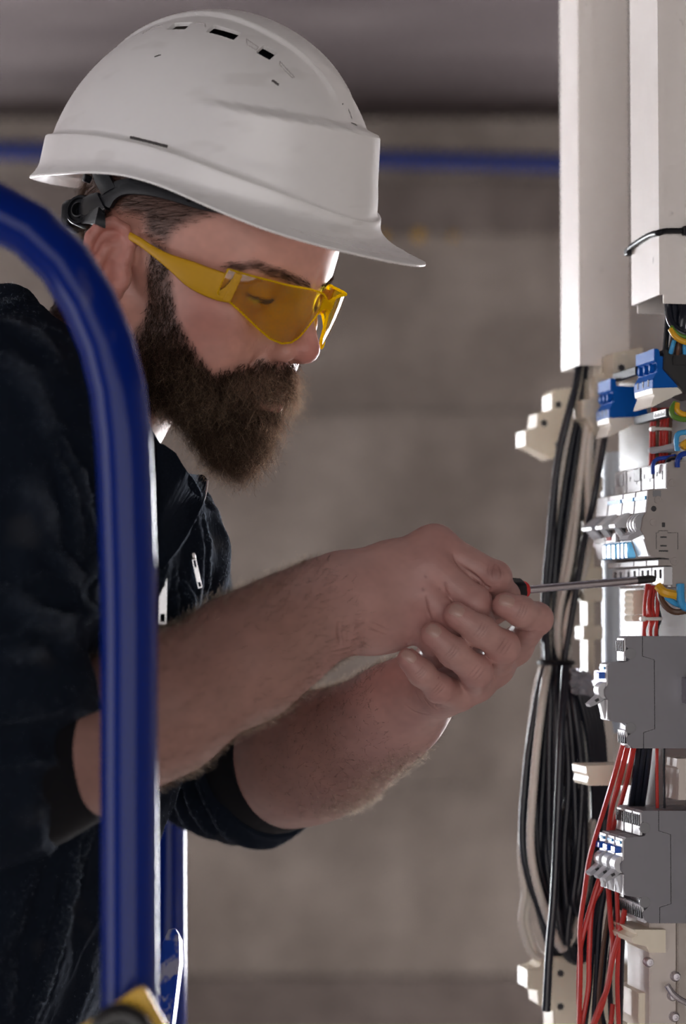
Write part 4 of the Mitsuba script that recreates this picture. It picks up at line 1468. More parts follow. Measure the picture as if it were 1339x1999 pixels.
# trousers and shoes (below the frame)
def legs_sdf(p):
    hip = C_TORSO[4][0]
    d = None
    for s in (-1, 1):
        a, b, c = hip + [0, s * 0.09, -0.02], V(hip[0] + 0.06, YC + s * 0.11, 0.56), V(hip[0] - 0.02, YC + s * 0.12, 0.10)
        e = d_chain(p, [a, b, c], [0.105, 0.078, 0.062], 0.03)
        d = e if d is None else smin(d, e, 0.03)
    return smin(d, d_cone(p, hip + [0, -0.09, 0.02], hip + [0, 0.09, 0.02], 0.118, 0.118), 0.04)


hip = C_TORSO[4][0]
obj('trousers', sdf_mesh(legs_sdf, (hip[0] - 0.25, YC - 0.35, 0.02), (hip[0] + 0.25, YC + 0.35, hip[2] + 0.2), 0.008), 'trouser_cloth', PERSON, 'dark work trousers', smooth=True)
for s in (-1, 1):
    c = V(hip[0] + 0.03, YC + s * 0.12, 0.0)
    shoe = lambda p: np.maximum(smin(d_ell(p, c + [0.04, 0, 0.035], (0.14, 0.05, 0.05)), d_cone(p, c + [-0.05, 0, 0.05], c + [-0.05, 0, 0.12], 0.048, 0.045), 0.03), -(p[:, 2] - f4(0.0)))
    obj('shoe', sdf_mesh(shoe, c - [0.16, 0.08, 0.01], c + [0.24, 0.08, 0.2], 0.006), 'shoe_leather', PERSON, smooth=True)
# ------------------------------------------------------------------ the switchboard at the right: its own axes are d (into the board), z (up), u (along the rails, away from the viewer)
PA = math.radians(12.0)
NRM = V(-math.cos(PA), -math.sin(PA), 0)              # the way the board faces
E1 = V(-math.sin(PA), math.cos(PA), 0)                # along the rails
PB = at(1180, 1350, 1.63)
ZU = V(0, 0, 1)


def pp(x, y, u=0.0):
    """(d, z) of the pixel's point on the board's cross-section at u."""
    r = ray(x, y)
    t = ((PB + E1 * u - CAM) @ E1) / (r @ E1)
    q = CAM + r * t - PB
    return float(-(q @ NRM)), float(q[2])


def pw(d, z, u=0.0):
    return PB - NRM * d + ZU * z + E1 * u


def px(x, y, u=0.0):
    d, z = pp(x, y, u)
    return pw(d, z, u)


def slab(poly, u, w, bevel=0.0006):
    """A cross-section (d, z points) drawn out along the rail from u to u + w."""
    return place(prism(poly, w, bevel), PB + E1 * u, -NRM, ZU, E1)


def slab_px(poly, u, w, bevel=0.0006):
    return slab([pp(x, y, u) for x, y in poly], u, w, bevel)


def pbox(d0, d1, z0, z1, u0, u1, r=0.0006):
    m = rbox(d1 - d0, z1 - z0, u1 - u0, r, ((d0 + d1) / 2, (z0 + z1) / 2, (u0 + u1) / 2))
    return place(m, PB, -NRM, ZU, E1)


def disc(x, y, u, r, h, sides=20, hole=0.0):
    """A short round stub on a face at u, facing the viewer."""
    c = px(x, y, u)
    pr = [(max(hole, 0.0002), -0.002), (r, -0.002), (r, h * 0.7), (r * 0.85, h), (max(hole, 0.0002), h)]
    if hole:
        pr = [(hole, -0.002), (r, -0.002), (r, h * 0.7), (r * 0.88, h), (hole * 1.05, h), (hole, h * 0.6)]
    return place(lathe(pr, sides), c, -NRM, ZU, -E1)


def offwhite(p, n, uv):
    a = mikit.fbm(p[0] * 70, p[1] * 70, p[2] * 30, octaves=3)
    s = mikit.smoothstep(0.80, 0.86, mikit.fbm(p[0] * 90 + 7, p[1] * 90, p[2] * 60, octaves=3))
    return mikit.mix((0.87, 0.82, 0.78), (0.82, 0.77, 0.73), a) - mi.Color3f(0.22, 0.21, 0.20) * s


bsdf('trunking_pvc', principled(mikit.proc(offwhite), 0.34, 0.5))
plastic('breaker_grey', (0.215, 0.21, 0.23), 0.45, 0.4)
plastic('breaker_warm', (0.33, 0.295, 0.278), 0.45, 0.4)
plastic('breaker_front', (0.60, 0.60, 0.615), 0.4, 0.3)
plastic('breaker_dark', (0.20, 0.20, 0.21), 0.45)
plastic('recess_dark', (0.03, 0.03, 0.033), 0.6)
plastic('toggle_grey', (0.36, 0.36, 0.385), 0.4)
plastic('toggle_white', (0.62, 0.62, 0.63), 0.4, 0.3)
plastic('button_blue', (0.012, 0.10, 0.50), 0.35)
plastic('print_blue', (0.03, 0.28, 0.62), 0.5)
plastic('print_dark', (0.12, 0.12, 0.13), 0.6)
plastic('print_red', (0.55, 0.05, 0.04), 0.6)
plastic('terminal_blue', (0.004, 0.10, 0.43), 0.5, 0.08)
plastic('cream_plastic', (0.78, 0.70, 0.56), 0.42)
plastic('cream_foot', (0.80, 0.75, 0.66), 0.42)
plastic('black_cover', (0.012, 0.012, 0.013), 0.3)
plastic('marker_grey', (0.035, 0.037, 0.042), 0.5, 0.1)
plastic('wire_black', (0.009, 0.0115, 0.019), 0.24, 0.55)
plastic('wire_white', (0.76, 0.70, 0.62), 0.38)
plastic('wire_red', (0.52, 0.035, 0.028), 0.35)
plastic('wire_brown', (0.10, 0.05, 0.03), 0.4)
plastic('wire_blue', (0.008, 0.045, 0.32), 0.33)
plastic('wire_light_blue', (0.05, 0.34, 0.68), 0.35)
plastic('wire_yellow', (0.72, 0.38, 0.02), 0.38)
plastic('wire_green', (0.10, 0.22, 0.03), 0.38)
plastic('wire_grey', (0.42, 0.42, 0.45), 0.4)
plastic('tie_white', (0.75, 0.72, 0.68), 0.35)
plastic('post_paint', (0.62, 0.55, 0.50), 0.45)
plastic('frame_grey', (0.30, 0.285, 0.275), 0.5)
scene['glow_blue_grey'] = {'type': 'twosided', 'b': principled((0.42, 0.47, 0.54), 0.4, 0.3, 0.1)}  # pale blue-grey standing in for a blown-out glow
plastic('foil_grey', (0.42, 0.42, 0.45), 0.3, 0.8)
scene['screw_steel'] = {'type': 'roughconductor', 'material': 'Cr', 'alpha': 0.25}
scene['blue_window'] = {'type': 'blendbsdf', 'weight': 0.35, 'a': {'type': 'thindielectric', 'int_ior': 1.45, 'specular_transmittance': rgb(0.45, 0.78, 0.95)},
                        'b': {'type': 'principledthin', 'base_color': rgb(0.25, 0.60, 0.85), 'roughness': 0.3, 'diff_trans': 1.0}}

# ---- board frame: posts, rear plate
frame = thing('board_frame', 'cream steel frame that carries the switchboard, at the right edge', 'frame')
for poly, u, w, mat, lab in (
        ([(1268, 1800), (1320, 1800), (1320, 4300), (1268, 4300)], 0.010, 0.050, 'post_paint', 'cream post at the bottom right'),
        ([(1322, 1800), (1420, 1800), (1420, 4300), (1322, 4300)], 0.030, 0.040, 'post_paint', None)):
    m = slab_px(poly, u, w, 0.001)
    obj('post', m, mat, frame, lab)
obj('rear_plate', pbox(0.078, 0.082, -0.62, 0.62, -0.03, 0.19, 0.0008), 'frame_grey', frame, 'grey plate behind the devices')
gd = pp(1212, 1000, 0.22)[0]
obj('glow_column', tube(np.array([pw(gd, z, 0.22) for z in np.linspace(pp(1200, 1430, 0.22)[1], pp(1200, 884, 0.22)[1], 8)]), 0.0165, 32), 'glow_blue_grey', frame, 'pale column standing in for the glow behind the breakers', smooth=40)  # added column in place of the bright glow behind the breakers
obj('foot', pbox(0.0, 0.16, -PB[2], 0.05 - PB[2], -0.03, 0.36, 0.003), 'frame_grey', frame)
obj('upright', pbox(0.083, 0.16, -PB[2], ZC - PB[2], 0.0, 0.19, 0.003), 'post_paint', frame, 'cream upright behind the grey plate')
obj('bracket', slab_px([(1237, 1815), (1300, 1815), (1300, 1860), (1268, 1860), (1262, 1848), (1236, 1842), (1233, 1832), (1244, 1826)], 0.0, 0.05), 'cream_plastic', frame)
obj('bracket', slab_px([(1247, 1939), (1275, 1937), (1275, 1999), (1250, 2010), (1246, 1990)], 0.02, 0.05), 'cream_plastic', frame)
obj('bracket', slab_px([(1144, 1497), (1147, 1495), (1240, 1493), (1240, 1533), (1150, 1534), (1146, 1528), (1149, 1516), (1145, 1510)], 0.045, 0.035), 'cream_plastic', frame, 'cream bar sticking out between the middle and lower breakers')
obj('bracket', slab_px([(1322, 1481), (1360, 1481), (1360, 1562), (1324, 1562), (1326, 1502), (1321, 1497)], -0.005, 0.03), 'post_paint', frame)
for x, y, u in ((1318, 1906, 0.008), (1312, 1944, 0.008), (1316, 1985, 0.008), (1266, 1878, 0.012), (1322, 1260, 0.03)):
    obj('screw', place(lathe([(0.0003, -0.004), (0.0032, -0.004), (0.0038, 0.001), (0.0026, 0.0035), (0.0012, 0.0036), (0.0010, 0.0028), (0.0003, 0.0028)], 20), px(x, y, u), -NRM, ZU, -E1), 'screw_steel', frame, smooth=35)
ck = tube([px(x, y, 0.0) for x, y in ((1302, 1923), (1312, 1938), (1326, 1950), (1345, 1960))], 0.0022, 8, 12)
obj('chain_wire', ck, 'screw_steel', frame, smooth=40)

# ---- trunking: hollow two-part ducts
def duct(name, label, x_front, y_bot, u, w, depth_px, lip_px, z_top, arch):
    k = thing(name, label, 'cable trunking', 'cream cable trunkings')
    d0, zb = pp(x_front, y_bot, u)
    d1 = pp(x_front + lip_px, y_bot, u)[0]
    d2 = pp(x_front + depth_px, y_bot, u)[0]
    t = 0.0016
    lid = Polygon([(d0, u), (d1, u), (d1, u + t), (d0 + t, u + t), (d0 + t, u + w - t), (d1, u + w - t), (d1, u + w), (d0, u + w)])
    m = trimesh.creation.extrude_polygon(lid.buffer(0.0004).buffer(-0.0004), z_top - zb, engine='earcut')
    m.apply_translation([0, 0, zb])
    vv = np.array(m.vertices)
    m.vertices = vv
    # own axes (d, u, z) to the world
    obj('lid', place(m, PB, -NRM, E1, ZU), 'trunking_pvc', k, 'bright front lid')
    db = d0 + 0.004
    base = Polygon([(db, u + t * 1.15), (d2, u + t * 1.15), (d2, u + w - t * 1.15), (db, u + w - t * 1.15), (db, u + w - 2.2 * t), (d2 - t, u + w - 2.2 * t), (d2 - t, u + 2.2 * t), (db, u + 2.2 * t)])
    m = trimesh.creation.extrude_polygon(base, z_top - zb + arch, engine='earcut')
    m.apply_translation([0, 0, zb - arch])
    obj('base', place(m, PB, -NRM, E1, ZU), 'trunking_pvc', k)
    return k, d0, d1, d2, zb


DUCT_U, DUCT_W = 0.0, 0.062
near_duct = duct('cable_trunking', 'wide cream trunking with a black cable tie round it, at the top right edge', 1287, 575, DUCT_U, DUCT_W, 110, 14, ZC - PB[2], 0.0062)
far_duct = duct('cable_trunking', 'blurred cream trunking farther back, whose bundle of cables hangs down', 1131, 713, 0.16, 0.049, 148, 30, ZC - PB[2], 0.0)
k, d0, d1, d2, zb = near_duct
strap = [pw(d0 + 0.012, pp(1222, 492, DUCT_W)[1], DUCT_W + 0.0012), pw(d0 - 0.0008, pp(1226, 487, DUCT_W)[1], DUCT_W + 0.0006), pw(d0 - 0.0012, pp(1250, 472, 0.04)[1], 0.042), pw(d0 - 0.0011, pp(1270, 461, 0.02)[1], 0.016), pw(d0 - 0.0008, pp(1281, 455, 0)[1], -0.0008), pw(d0 + 0.004, pp(1295, 452, 0)[1], -0.0012), pw(d1 + 0.008, pp(1315, 451, 0)[1], -0.0010), pw(d2, pp(1345, 450, 0)[1], -0.0010)]
tie = thing('cable_tie', 'black cable tie strapped round the near cream trunking', 'cable tie')
t_, a_, b_ = frames(spline(strap, 60))
obj('strap', tube(spline(strap, 60), 0.0023, 8, caps=True), 'black_plastic', tie, smooth=40)
obj('lock_head', pbox(pp(1329, 451)[0], pp(1347, 451)[0], pp(1329, 461)[1], pp(1329, 443)[1], -0.006, -0.0008, 0.001), 'black_plastic', tie)
obj('tail', cat_mesh([pbox(d0 - 0.004, d0 + 0.003, pp(1222, 498, DUCT_W)[1], pp(1222, 484, DUCT_W)[1], DUCT_W - 0.002, DUCT_W + 0.006, 0.001), pbox(d0 - 0.002, d0 + 0.001, pp(1222, 494, DUCT_W)[1], pp(1222, 489, DUCT_W)[1], DUCT_W + 0.005, DUCT_W + 0.011, 0.0005)]), 'black_plastic', tie)


# ---- circuit breakers
def breaker(label, poly_px, u, w, body='breaker_grey', group=None, toggle=None, seam=None, button=True, print_strip=True, toggle_mat='toggle_grey', dy=0, front_px=None, u_draw=None, clamp=True):
    """One breaker: its side profile in pixels (drawn at u_draw), as wide as w along the rail, at u."""
    k = thing('circuit_breaker', label, 'circuit breaker', group)
    ud = u if u_draw is None else u_draw
    prof = [pp(x, y, ud) for x, y in poly_px]
    obj('body', slab(prof, u, w - 0.0004, 0.0005), body, k)
    # white front faces: thin plates just in front of the body, one for each step of the profile
    for (xa, ya), (xb, yb) in front_px or []:
        a, b = pp(xa, ya, ud), pp(xb, yb, ud)
        n2 = V(-(b[1] - a[1]), b[0] - a[0])
        n2 = n2 / np.linalg.norm(n2)
        if n2[0] > 0:
            n2 = -n2
        q = [V(*a) + n2 * 0.0012, V(*b) + n2 * 0.0012, V(*b) - n2 * 0.0006, V(*a) - n2 * 0.0006]
        obj('front_plate', slab(q, u + 0.0008, w - 0.0026, 0.0), 'breaker_front', k)
    if seam:
        pts = [pw(*pp(x, y, ud), u - 0.00005) for x, y in seam]
        obj('seam', tube(np.array(pts), 0.00028, 5), 'recess_dark', k)
    return k


def hole_row(k, x, y0, y1, ud, u, w, n, name='terminal_slot'):
    for i in range(n):
        c = u + w * (i + 0.5) / n
        d0, za = pp(x, y0, ud)
        zb = pp(x, y1, ud)[1]
        obj(name, pbox(d0 - 0.0017, d0 + 0.001, zb, za, c - w * 0.17 / n * 1.4, c + w * 0.17 / n * 1.4, 0.0006), 'recess_dark', k)


def toggle(k, x, y, ud, u, w, mat='toggle_grey', drop=0.010, length=0.011, hub=0.0062, hub_mat='breaker_front'):
    """A rocker: a drum in the nose of the breaker and a lever with a recess on its underside."""
    d, z = pp(x, y, ud)
    drum = trimesh.creation.cylinder(hub, w * 0.62, sections=28)
    t = obj('toggle', place(drum, PB - NRM * (d + 0.002) + ZU * z + E1 * (u + w / 2), -NRM, ZU, E1), hub_mat, k, smooth=35)
    lever = [(d - 0.001, z - 0.001), (d - 0.004, z - 0.004), (d - length, z - drop), (d - length + 0.0012, z - drop - 0.0022), (d - 0.003, z - drop + 0.0005), (d + 0.002, z - 0.005)]
    obj('lever', slab(lever, u + w * 0.22, w * 0.56, 0.0004), mat, t)
    obj('lever_recess', slab([(d - length * 0.62, z - drop * 0.70), (d - length * 0.36, z - drop * 0.56), (d - length * 0.30, z - drop * 0.74), (d - length * 0.52, z - drop * 0.86)], u + w * 0.22 - 0.0004, 0.001, 0.0), 'recess_dark', t)
    return t


def mcb(label, u, dx, dyv, group, w=0.0176, x0=0, main=False):
    """A slim grey breaker; pixels are those of the nearest unit at u = 0, moved by (dx, dyv)."""
    S_ = lambda L: [(x + dx, y + dyv) for x, y in L]
    prof = S_([(1221, 1246), (1225, 1242), (1350, 1242), (1350, 1461), (1236, 1461), (1227, 1455), (1222, 1440), (1232, 1432), (1233, 1418), (1226, 1412), (1212, 1411), (1190, 1407), (1187, 1398), (1187, 1367), (1182, 1358), (1181, 1347), (1187, 1336), (1187, 1300), (1191, 1294), (1216, 1293), (1226, 1291), (1232, 1282), (1231, 1270), (1222, 1262)])
    k = breaker(label, prof, u, w, 'breaker_grey', group, u_draw=0.0,
                front_px=[S_([(1221, 1246), (1221, 1290)]), S_([(1187, 1297), (1187, 1340)]), S_([(1187, 1366), (1189, 1405)]), S_([(1222, 1425), (1230, 1460)])],
                seam=S_([(1254, 1242), (1254, 1281), (1277, 1288), (1278, 1423), (1256, 1430), (1256, 1461)]))
    for i in range(4):
        c = u + w * (i + 0.5) / 4
        for ya, yb, xx in ((1250, 1272, 1221), (1428, 1452, 1225)):
            d, za = pp(xx + dx, ya + dyv)
            zb_ = pp(xx + dx, yb + dyv)[1]
            obj('terminal_rib', pbox(d - 0.0020, d + 0.001, zb_, za, c - 0.0011, c + 0.0011, 0.0004), 'recess_dark', k)
    d, za = pp(1187 + dx, 1302 + dyv)
    zb_ = pp(1187 + dx, 1307 + dyv)[1]
    obj('printed_bar', pbox(d - 0.0022, d, zb_, za, u + w * 0.18, u + w * 0.82, 0.0), 'print_blue', k)
    zc, zd = pp(1187 + dx, 1313 + dyv)[1], pp(1187 + dx, 1325 + dyv)[1]
    obj('button', pbox(d - 0.0058, d, zd, zc, u + w * 0.22, u + w * 0.80, 0.0006), 'button_blue', k, 'blue indicator button')
    toggle(k, 1181 + dx, 1348 + dyv, 0.0, u, w)
    obj('clip', slab(S2 := [pp(x, y) for x, y in S_([(1186, 1366), (1176, 1372), (1178, 1380), (1184, 1404), (1188, 1404)])], u + w * 0.3, w * 0.4, 0.0003), 'breaker_front', k)
    for yy in (1276, 1421):
        obj('terminal_recess', disc(1231 + dx, yy + dyv, u, 0.0042, 0.0003, 18), 'breaker_dark', k)
    return k


mcb('single grey circuit breaker with a blue button in the middle of the board', 0.0, 0, 0, None)
GL = 'grey circuit breakers of the lower row'
for i, lab in enumerate(('nearest grey circuit breaker of the lower row, its flat side to the viewer', 'second grey circuit breaker of the lower row, between two others', 'farthest grey circuit breaker of the lower row')):
    mcb(lab, 0.0182 * i - 0.004, 28, 340, GL)
    # (drawn at the same board coordinates; the rail moves them away)
obj('din_rail', pbox(pp(1330, 1300)[0], pp(1350, 1300)[0], pp(1330, 1372)[1], pp(1330, 1322)[1], -0.02, 0.30, 0.0008), 'screw_steel', frame)
obj('din_rail', pbox(pp(1358, 1300)[0], pp(1380, 1300)[0], pp(1330, 1720)[1], pp(1330, 1660)[1], -0.02, 0.30, 0.0008), 'screw_steel', frame)

# upper row: four wider units side by side, the nearest showing its warm grey side
UP_PROF = [(1303, 903), (1310, 901), (1400, 901), (1400, 1146), (1312, 1146), (1312, 1108), (1306, 1090), (1270, 1086), (1263, 1072), (1258, 1050), (1252, 1034), (1256, 1010), (1262, 1000), (1266, 958), (1270, 955), (1302, 954)]
GU = 'circuit breakers of the upper row'
uu_ = 0.0
ROW = [(0.0265, 'nearest breaker of the upper row, touched by the screwdriver, with a round grey toggle'), (0.028, 'second breaker of the upper row, with a blue window and a pale toggle'), (0.0335, 'third breaker of the upper row, with a blue window and a rating printed in red'), (0.029, 'farthest breaker of the upper row, with a long grey lever')]
for i, (w, lab) in enumerate(ROW):
    u = uu_
    k = breaker(lab, UP_PROF, u, w, 'breaker_warm', GU, u_draw=0.0,
                front_px=[((1303, 905), (1303, 952)), ((1267, 958), (1263, 1000)), ((1259, 1052), (1269, 1084))])
    d, z1 = pp(1303, 908)
    zlo = pp(1303, 948)[1]
    for j in range(2):
        c = u + w * (0.28 + 0.44 * j)
        obj('terminal_slot', pbox(d - 0.0015, d, zlo + 0.0045 + 0.003 * (j % 2), z1 - 0.0035, c - 0.0011, c + 0.0011, 0.0008), 'recess_dark', k)
    if i in (1, 2):
        obj('terminal_cover', pbox(d - 0.0019, d, pp(1303, 930)[1], pp(1303, 905)[1], u + w * 0.02, u + w * 0.42, 0.0004), 'breaker_dark', k)
    if i == 3:
        obj('terminal_cover', pbox(d - 0.0019, d, pp(1303, 935)[1], pp(1303, 909)[1], u + w * 0.2, u + w * 0.85, 0.0004), 'toggle_grey', k)
    d, za = pp(1267, 968)
    if i < 3:
        obj('printed_bar', slab([(d - 0.0027, za), (d - 0.0027, za - 0.0026), (d + 0.0004, za - 0.0026), (d + 0.0004, za)], u + w * 0.06, w * 0.88, 0.0), 'print_blue', k)
    else:
        obj('test_window', pbox(d - 0.0016, d, za - 0.018, za - 0.009, u + w * 0.25, u + w * 0.6, 0.0003), 'toggle_grey', k)
    if i == 0:
        d2_, z2_ = pp(1258, 1022)
        drum = trimesh.creation.cylinder(0.0075, w * 0.7, sections=30)
        t = obj('toggle', place(drum, pw(d2_ + 0.001, z2_, u + w * 0.45), -NRM, ZU, E1), 'toggle_grey', k, smooth=35)
        for q in (0.2, 0.45, 0.7):
            obj('ring', place(lathe([(0.0074, -0.001), (0.0081, -0.001), (0.0081, 0.001), (0.0074, 0.001)], 28), pw(d2_ + 0.001, z2_, u + w * q), -NRM, ZU, E1), 'breaker_front', t, smooth=35)
        obj('lever', slab([(d2_ - 0.004, z2_ - 0.005), (d2_ - 0.011, z2_ - 0.0085), (d2_ - 0.0125, z2_ - 0.0115), (d2_ - 0.010, z2_ - 0.0125), (d2_ + 0.001, z2_ - 0.0075)], u + w * 0.05, w * 0.8, 0.0006), 'toggle_grey', t)
    else:
        d2_, z2_ = pp(1256, 1012)
        mat = 'toggle_white' if i != 3 else 'toggle_grey'
        a0, a1 = (0.30, 0.50) if i != 3 else (0.08, 0.84)
        t = obj('toggle', slab([(d2_ + 0.004, z2_ + 0.007), (d2_ - 0.002, z2_ + 0.004), (d2_ - 0.0105, z2_ - 0.003), (d2_ - 0.010, z2_ - 0.0055), (d2_ - 0.001, z2_ - 0.0062), (d2_ + 0.004, z2_ - 0.004)], u + w * a0, w * a1, 0.0006), mat, k)
        obj('lever', slab([(d2_ - 0.009, z2_ - 0.0034), (d2_ - 0.002, z2_ - 0.0036), (d2_ + 0.001, z2_ - 0.0110), (d2_ - 0.002, z2_ - 0.0120)], u + w * (a0 + 0.03), w * (a1 - 0.06), 0.0006), 'breaker_dark' if i != 3 else 'toggle_grey', t)
        obj('lever_recess', slab([(d2_ - 0.0062, z2_ - 0.0046), (d2_ - 0.0016, z2_ - 0.0048), (d2_ - 0.0002, z2_ - 0.0085), (d2_ - 0.0024, z2_ - 0.0090)], u + w * (a0 + 0.03) - 0.0003, 0.001, 0.0), 'recess_dark', t)
    if i in (1, 2):
        dw, zw = pp(1262, 1056)
        zw2 = pp(1262, 1088)[1]
        wb = thing_mesh = pbox(dw - 0.0050, dw + 0.002, zw2, zw, u + w * 0.05, u + w * 0.95, 0.0012)
        obj('window', wb, 'blue_window', k, 'pale blue clear window')
        for q in (0.34, 0.66):
            obj('window_rib', pbox(dw - 0.0056, dw - 0.0046, zw2, zw, u + w * q - 0.0005, u + w * q + 0.0005, 0.0), 'print_blue', k)
    if i == 2:
        dw, zw = pp(1262, 1036)
        obj('rating_plate', pbox(dw - 0.0042, dw - 0.002, zw - 0.0062, zw, u + w * 0.1, u + w * 0.75, 0.0), 'breaker_front', k)
        tm = meshkit.text_mesh('110', 0.0042, 0.0006)
        obj('rating_print', place(tm, pw(dw - 0.0044, zw - 0.0052, u + w * 0.70), -E1, ZU, NRM), 'print_red', k)
    # lower terminal block
    dl, zl1 = pp(1296, 1106)
    zl2 = pp(1296, 1142)[1]
    obj('lower_terminal', pbox(dl, dl + 0.03, zl2, zl1, u + 0.0003, u + w - 0.0006, 0.0006), 'breaker_front', k)
    for j in range(2):
        c = u + w * (0.28 + 0.42 * j)
        obj('terminal_slot', pbox(dl - 0.0009, dl + 0.002, zl2 + 0.005, zl1 - 0.002, c - 0.0016, c + 0.0016, 0.0008), 'recess_dark', k)
    db, zb1 = pp(1293, 1092)
    obj('terminal_ledge', pbox(db - 0.003, db + 0.03, pp(1293, 1104)[1], zb1, u + 0.0002, u + w - 0.0004, 0.0006), 'breaker_warm', k)
    if i == 0:
        for x, y, r in ((1312, 943, 0.0030), (1284, 976, 0.0030), (1275, 1020, 0.0027), (1316, 1096, 0.0030)):
            obj('rivet', disc(x, y, u, r, 0.0007, 20, r * 0.42), 'breaker_warm', k, smooth=30)
            obj('rivet_hole', disc(x, y, u, r * 0.45, 0.0001, 12), 'recess_dark', k)
        obj('pin_hole', disc(1276, 993, u, 0.0021, 0.0002, 18), 'recess_dark', k)
        for x0, y0, x1, y1 in ((1274, 957, 1290, 970), (1292, 1020, 1298, 1029), (1289, 1047, 1301, 1050), (1289, 1064, 1301, 1067), (1286, 1074, 1304, 1077)):
            a, b = pp(x0, y0), pp(x1, y1)
            obj('side_slot', pbox(a[0], b[0], b[1], a[1], u - 0.0003, u + 0.0006, 0.0), 'breaker_dark' if y0 == 957 else 'recess_dark', k)
        sq = [(1281, 1072), (1281, 1040), (1285, 1040), (1285, 1036), (1303, 1036), (1303, 1040), (1323, 1040), (1323, 1072)]
        obj('seam', tube(np.array([pw(*pp(x, y), u - 0.00003) for x, y in sq]), 0.00025, 5), 'recess_dark', k)
    uu_ += w + 0.0002
obj('din_rail', pbox(pp(1350, 1000)[0], pp(1372, 1000)[0], pp(1330, 1050)[1], pp(1330, 990)[1], -0.02, 0.30, 0.0008), 'screw_steel', frame)


# ---- blue terminal blocks on cream feet
def terminal_block(label, x, y, u, w, cover):
    k = thing('terminal_block', label, 'terminal block', 'blue terminal blocks')
    o = lambda L: [pp(x + a, y + b, u) for a, b in L]
    obj('body', slab(o([(0, 0), (10, 1), (12, 14), (60, 16), (75, 78), (66, 74), (-3, 76), (-3, 60), (5, 46), (5, 26), (0, 22)]), u, w, 0.0008), 'terminal_blue', k)
    obj('top_lug', slab(o([(1, -1), (9, -1), (11, 20), (2, 20)]), u + 0.002, w * 0.3, 0.0006), 'terminal_blue', k)
    obj('foot', slab(o([(-3, 76.5), (66, 74), (74, 79), (40, 92), (30, 98), (22, 101), (-2, 113), (-6, 112), (2, 90), (-2, 86)]), u + 0.001, w - 0.002, 0.0008), 'cream_foot', k, 'cream plastic foot')
    d, z = pp(x + 4, y + 36, u)
    for j in range(3):
        c = u + w * (0.22 + 0.28 * j)
        cyl = lathe([(0.0022, -0.003), (0.0036, -0.003), (0.0036, 0.002), (0.0030, 0.0026), (0.0022, 0.0020)], 20)
        obj('screw_collar', place(cyl, pw(d - 0.0002, z, c), E1, ZU, NRM), 'terminal_blue', k, smooth=35)
        obj('screw_hole', place(trimesh.creation.cylinder(0.0023, 0.003, sections=16), pw(d, z, c), E1, ZU, NRM), 'recess_dark', k)
        d2, z2 = pp(x - 3, y + 66, u)
        obj('wire_slot', pbox(d2 - 0.0004, d2 + 0.001, z2 - 0.002, z2 + 0.003, c - 0.001, c + 0.001, 0.0), 'recess_dark', k)
    if cover:
        obj('cover', slab(o([(17, 2), (40, 3), (80, 0), (80, 95), (58, 88), (36, 62), (16, 40)]), u - 0.003, w * 0.8, 0.001), 'black_cover', k, 'black cover')
        obj('cover_latch', slab(o([(34, 14), (80, 8), (80, 34), (33, 33), (32, 22)]), u - 0.006, 0.004, 0.001), 'black_cover', k)
    return k


terminal_block('near blue terminal block with a black cover on a cream foot, under the trunking', 1277, 681, 0.012, 0.042, True)
terminal_block('far blue terminal block on a cream foot, left of the other one', 1192, 739, 0.095, 0.032, False)
ms = obj('marker_strip', pbox(pp(1240, 722, 0.055)[0] - 0.001, pp(1240, 722, 0.055)[0] + 0.004, pp(1240, 732, 0.055)[1], pp(1240, 716, 0.055)[1], 0.052, 0.106, 0.0005), 'marker_grey', label='dark slotted marker strip between the two blue terminal blocks', cat='marker strip')
ms = obj('marker_strip', pbox(pp(1306, 806, 0.0)[0] - 0.002, pp(1306, 806, 0.0)[0] + 0.004, pp(1306, 813, 0.0)[1], pp(1306, 797, 0.0)[1], 0.0, 0.072, 0.0005), 'marker_grey', label='dark strip with a printed white label under the near blue terminal block', cat='marker strip')
d, z = pp(1306, 806, 0.0)
obj('label_plate', pbox(d - 0.0026, d, z - 0.0022, z + 0.003, 0.001, 0.026, 0.0), 'breaker_front', ms)
for j in range(11):
    obj('printed_bar', pbox(d - 0.0028, d - 0.002, z - 0.0016, z + 0.0005 + 0.0015 * (j % 3 == 0), 0.0022 + j * 0.0021, 0.0034 + j * 0.0021 + 0.0005 * (j % 2), 0.0), 'print_dark', ms)

# ---- cream stepped holders far back
GB = 'cream stepped busbar holders'


def holder(label, poly, u, w, holes):
    k = thing('busbar_holder', label, 'busbar holder', GB)
    obj('body', slab_px(poly, u, w, 0.0015), 'cream_plastic', k)
    for x, y in holes:
        obj('hole', disc(x, y, u, 0.0028, 0.0002, 16), 'recess_dark', k)


holder('stepped cream busbar holder left of the hanging cables, at beard height', [(1078, 768), (1084, 760), (1108, 757), (1130, 757), (1130, 880), (1078, 896), (1050, 880), (1034, 872), (1026, 870), (1026, 840), (1048, 834), (1051, 806), (1078, 800)], 0.215, 0.03, [(1090, 790), (1062, 826), (1090, 868)])
holder('cream busbar holder above and behind the far blue terminal block', [(1198, 690), (1206, 687), (1275, 674), (1290, 676), (1290, 740), (1205, 742), (1200, 730)], 0.13, 0.03, [(1213, 718)])
holder('cream busbar holder between the hanging cables and the far blue terminal block', [(1137, 780), (1160, 776), (1162, 735), (1175, 730), (1200, 735), (1200, 850), (1160, 842), (1152, 820), (1137, 814)], 0.15, 0.03, [])
holder('stepped cream busbar holder at the bottom, behind the red and black wires', [(1030, 1894), (1050, 1890), (1070, 1872), (1088, 1868), (1150, 1866), (1230, 1885), (1262, 1960), (1262, 2070), (1084, 2070), (1080, 1975), (1052, 1962), (1050, 1934), (1030, 1930)], 0.17, 0.03, [(1094, 1900), (1094, 1965)])
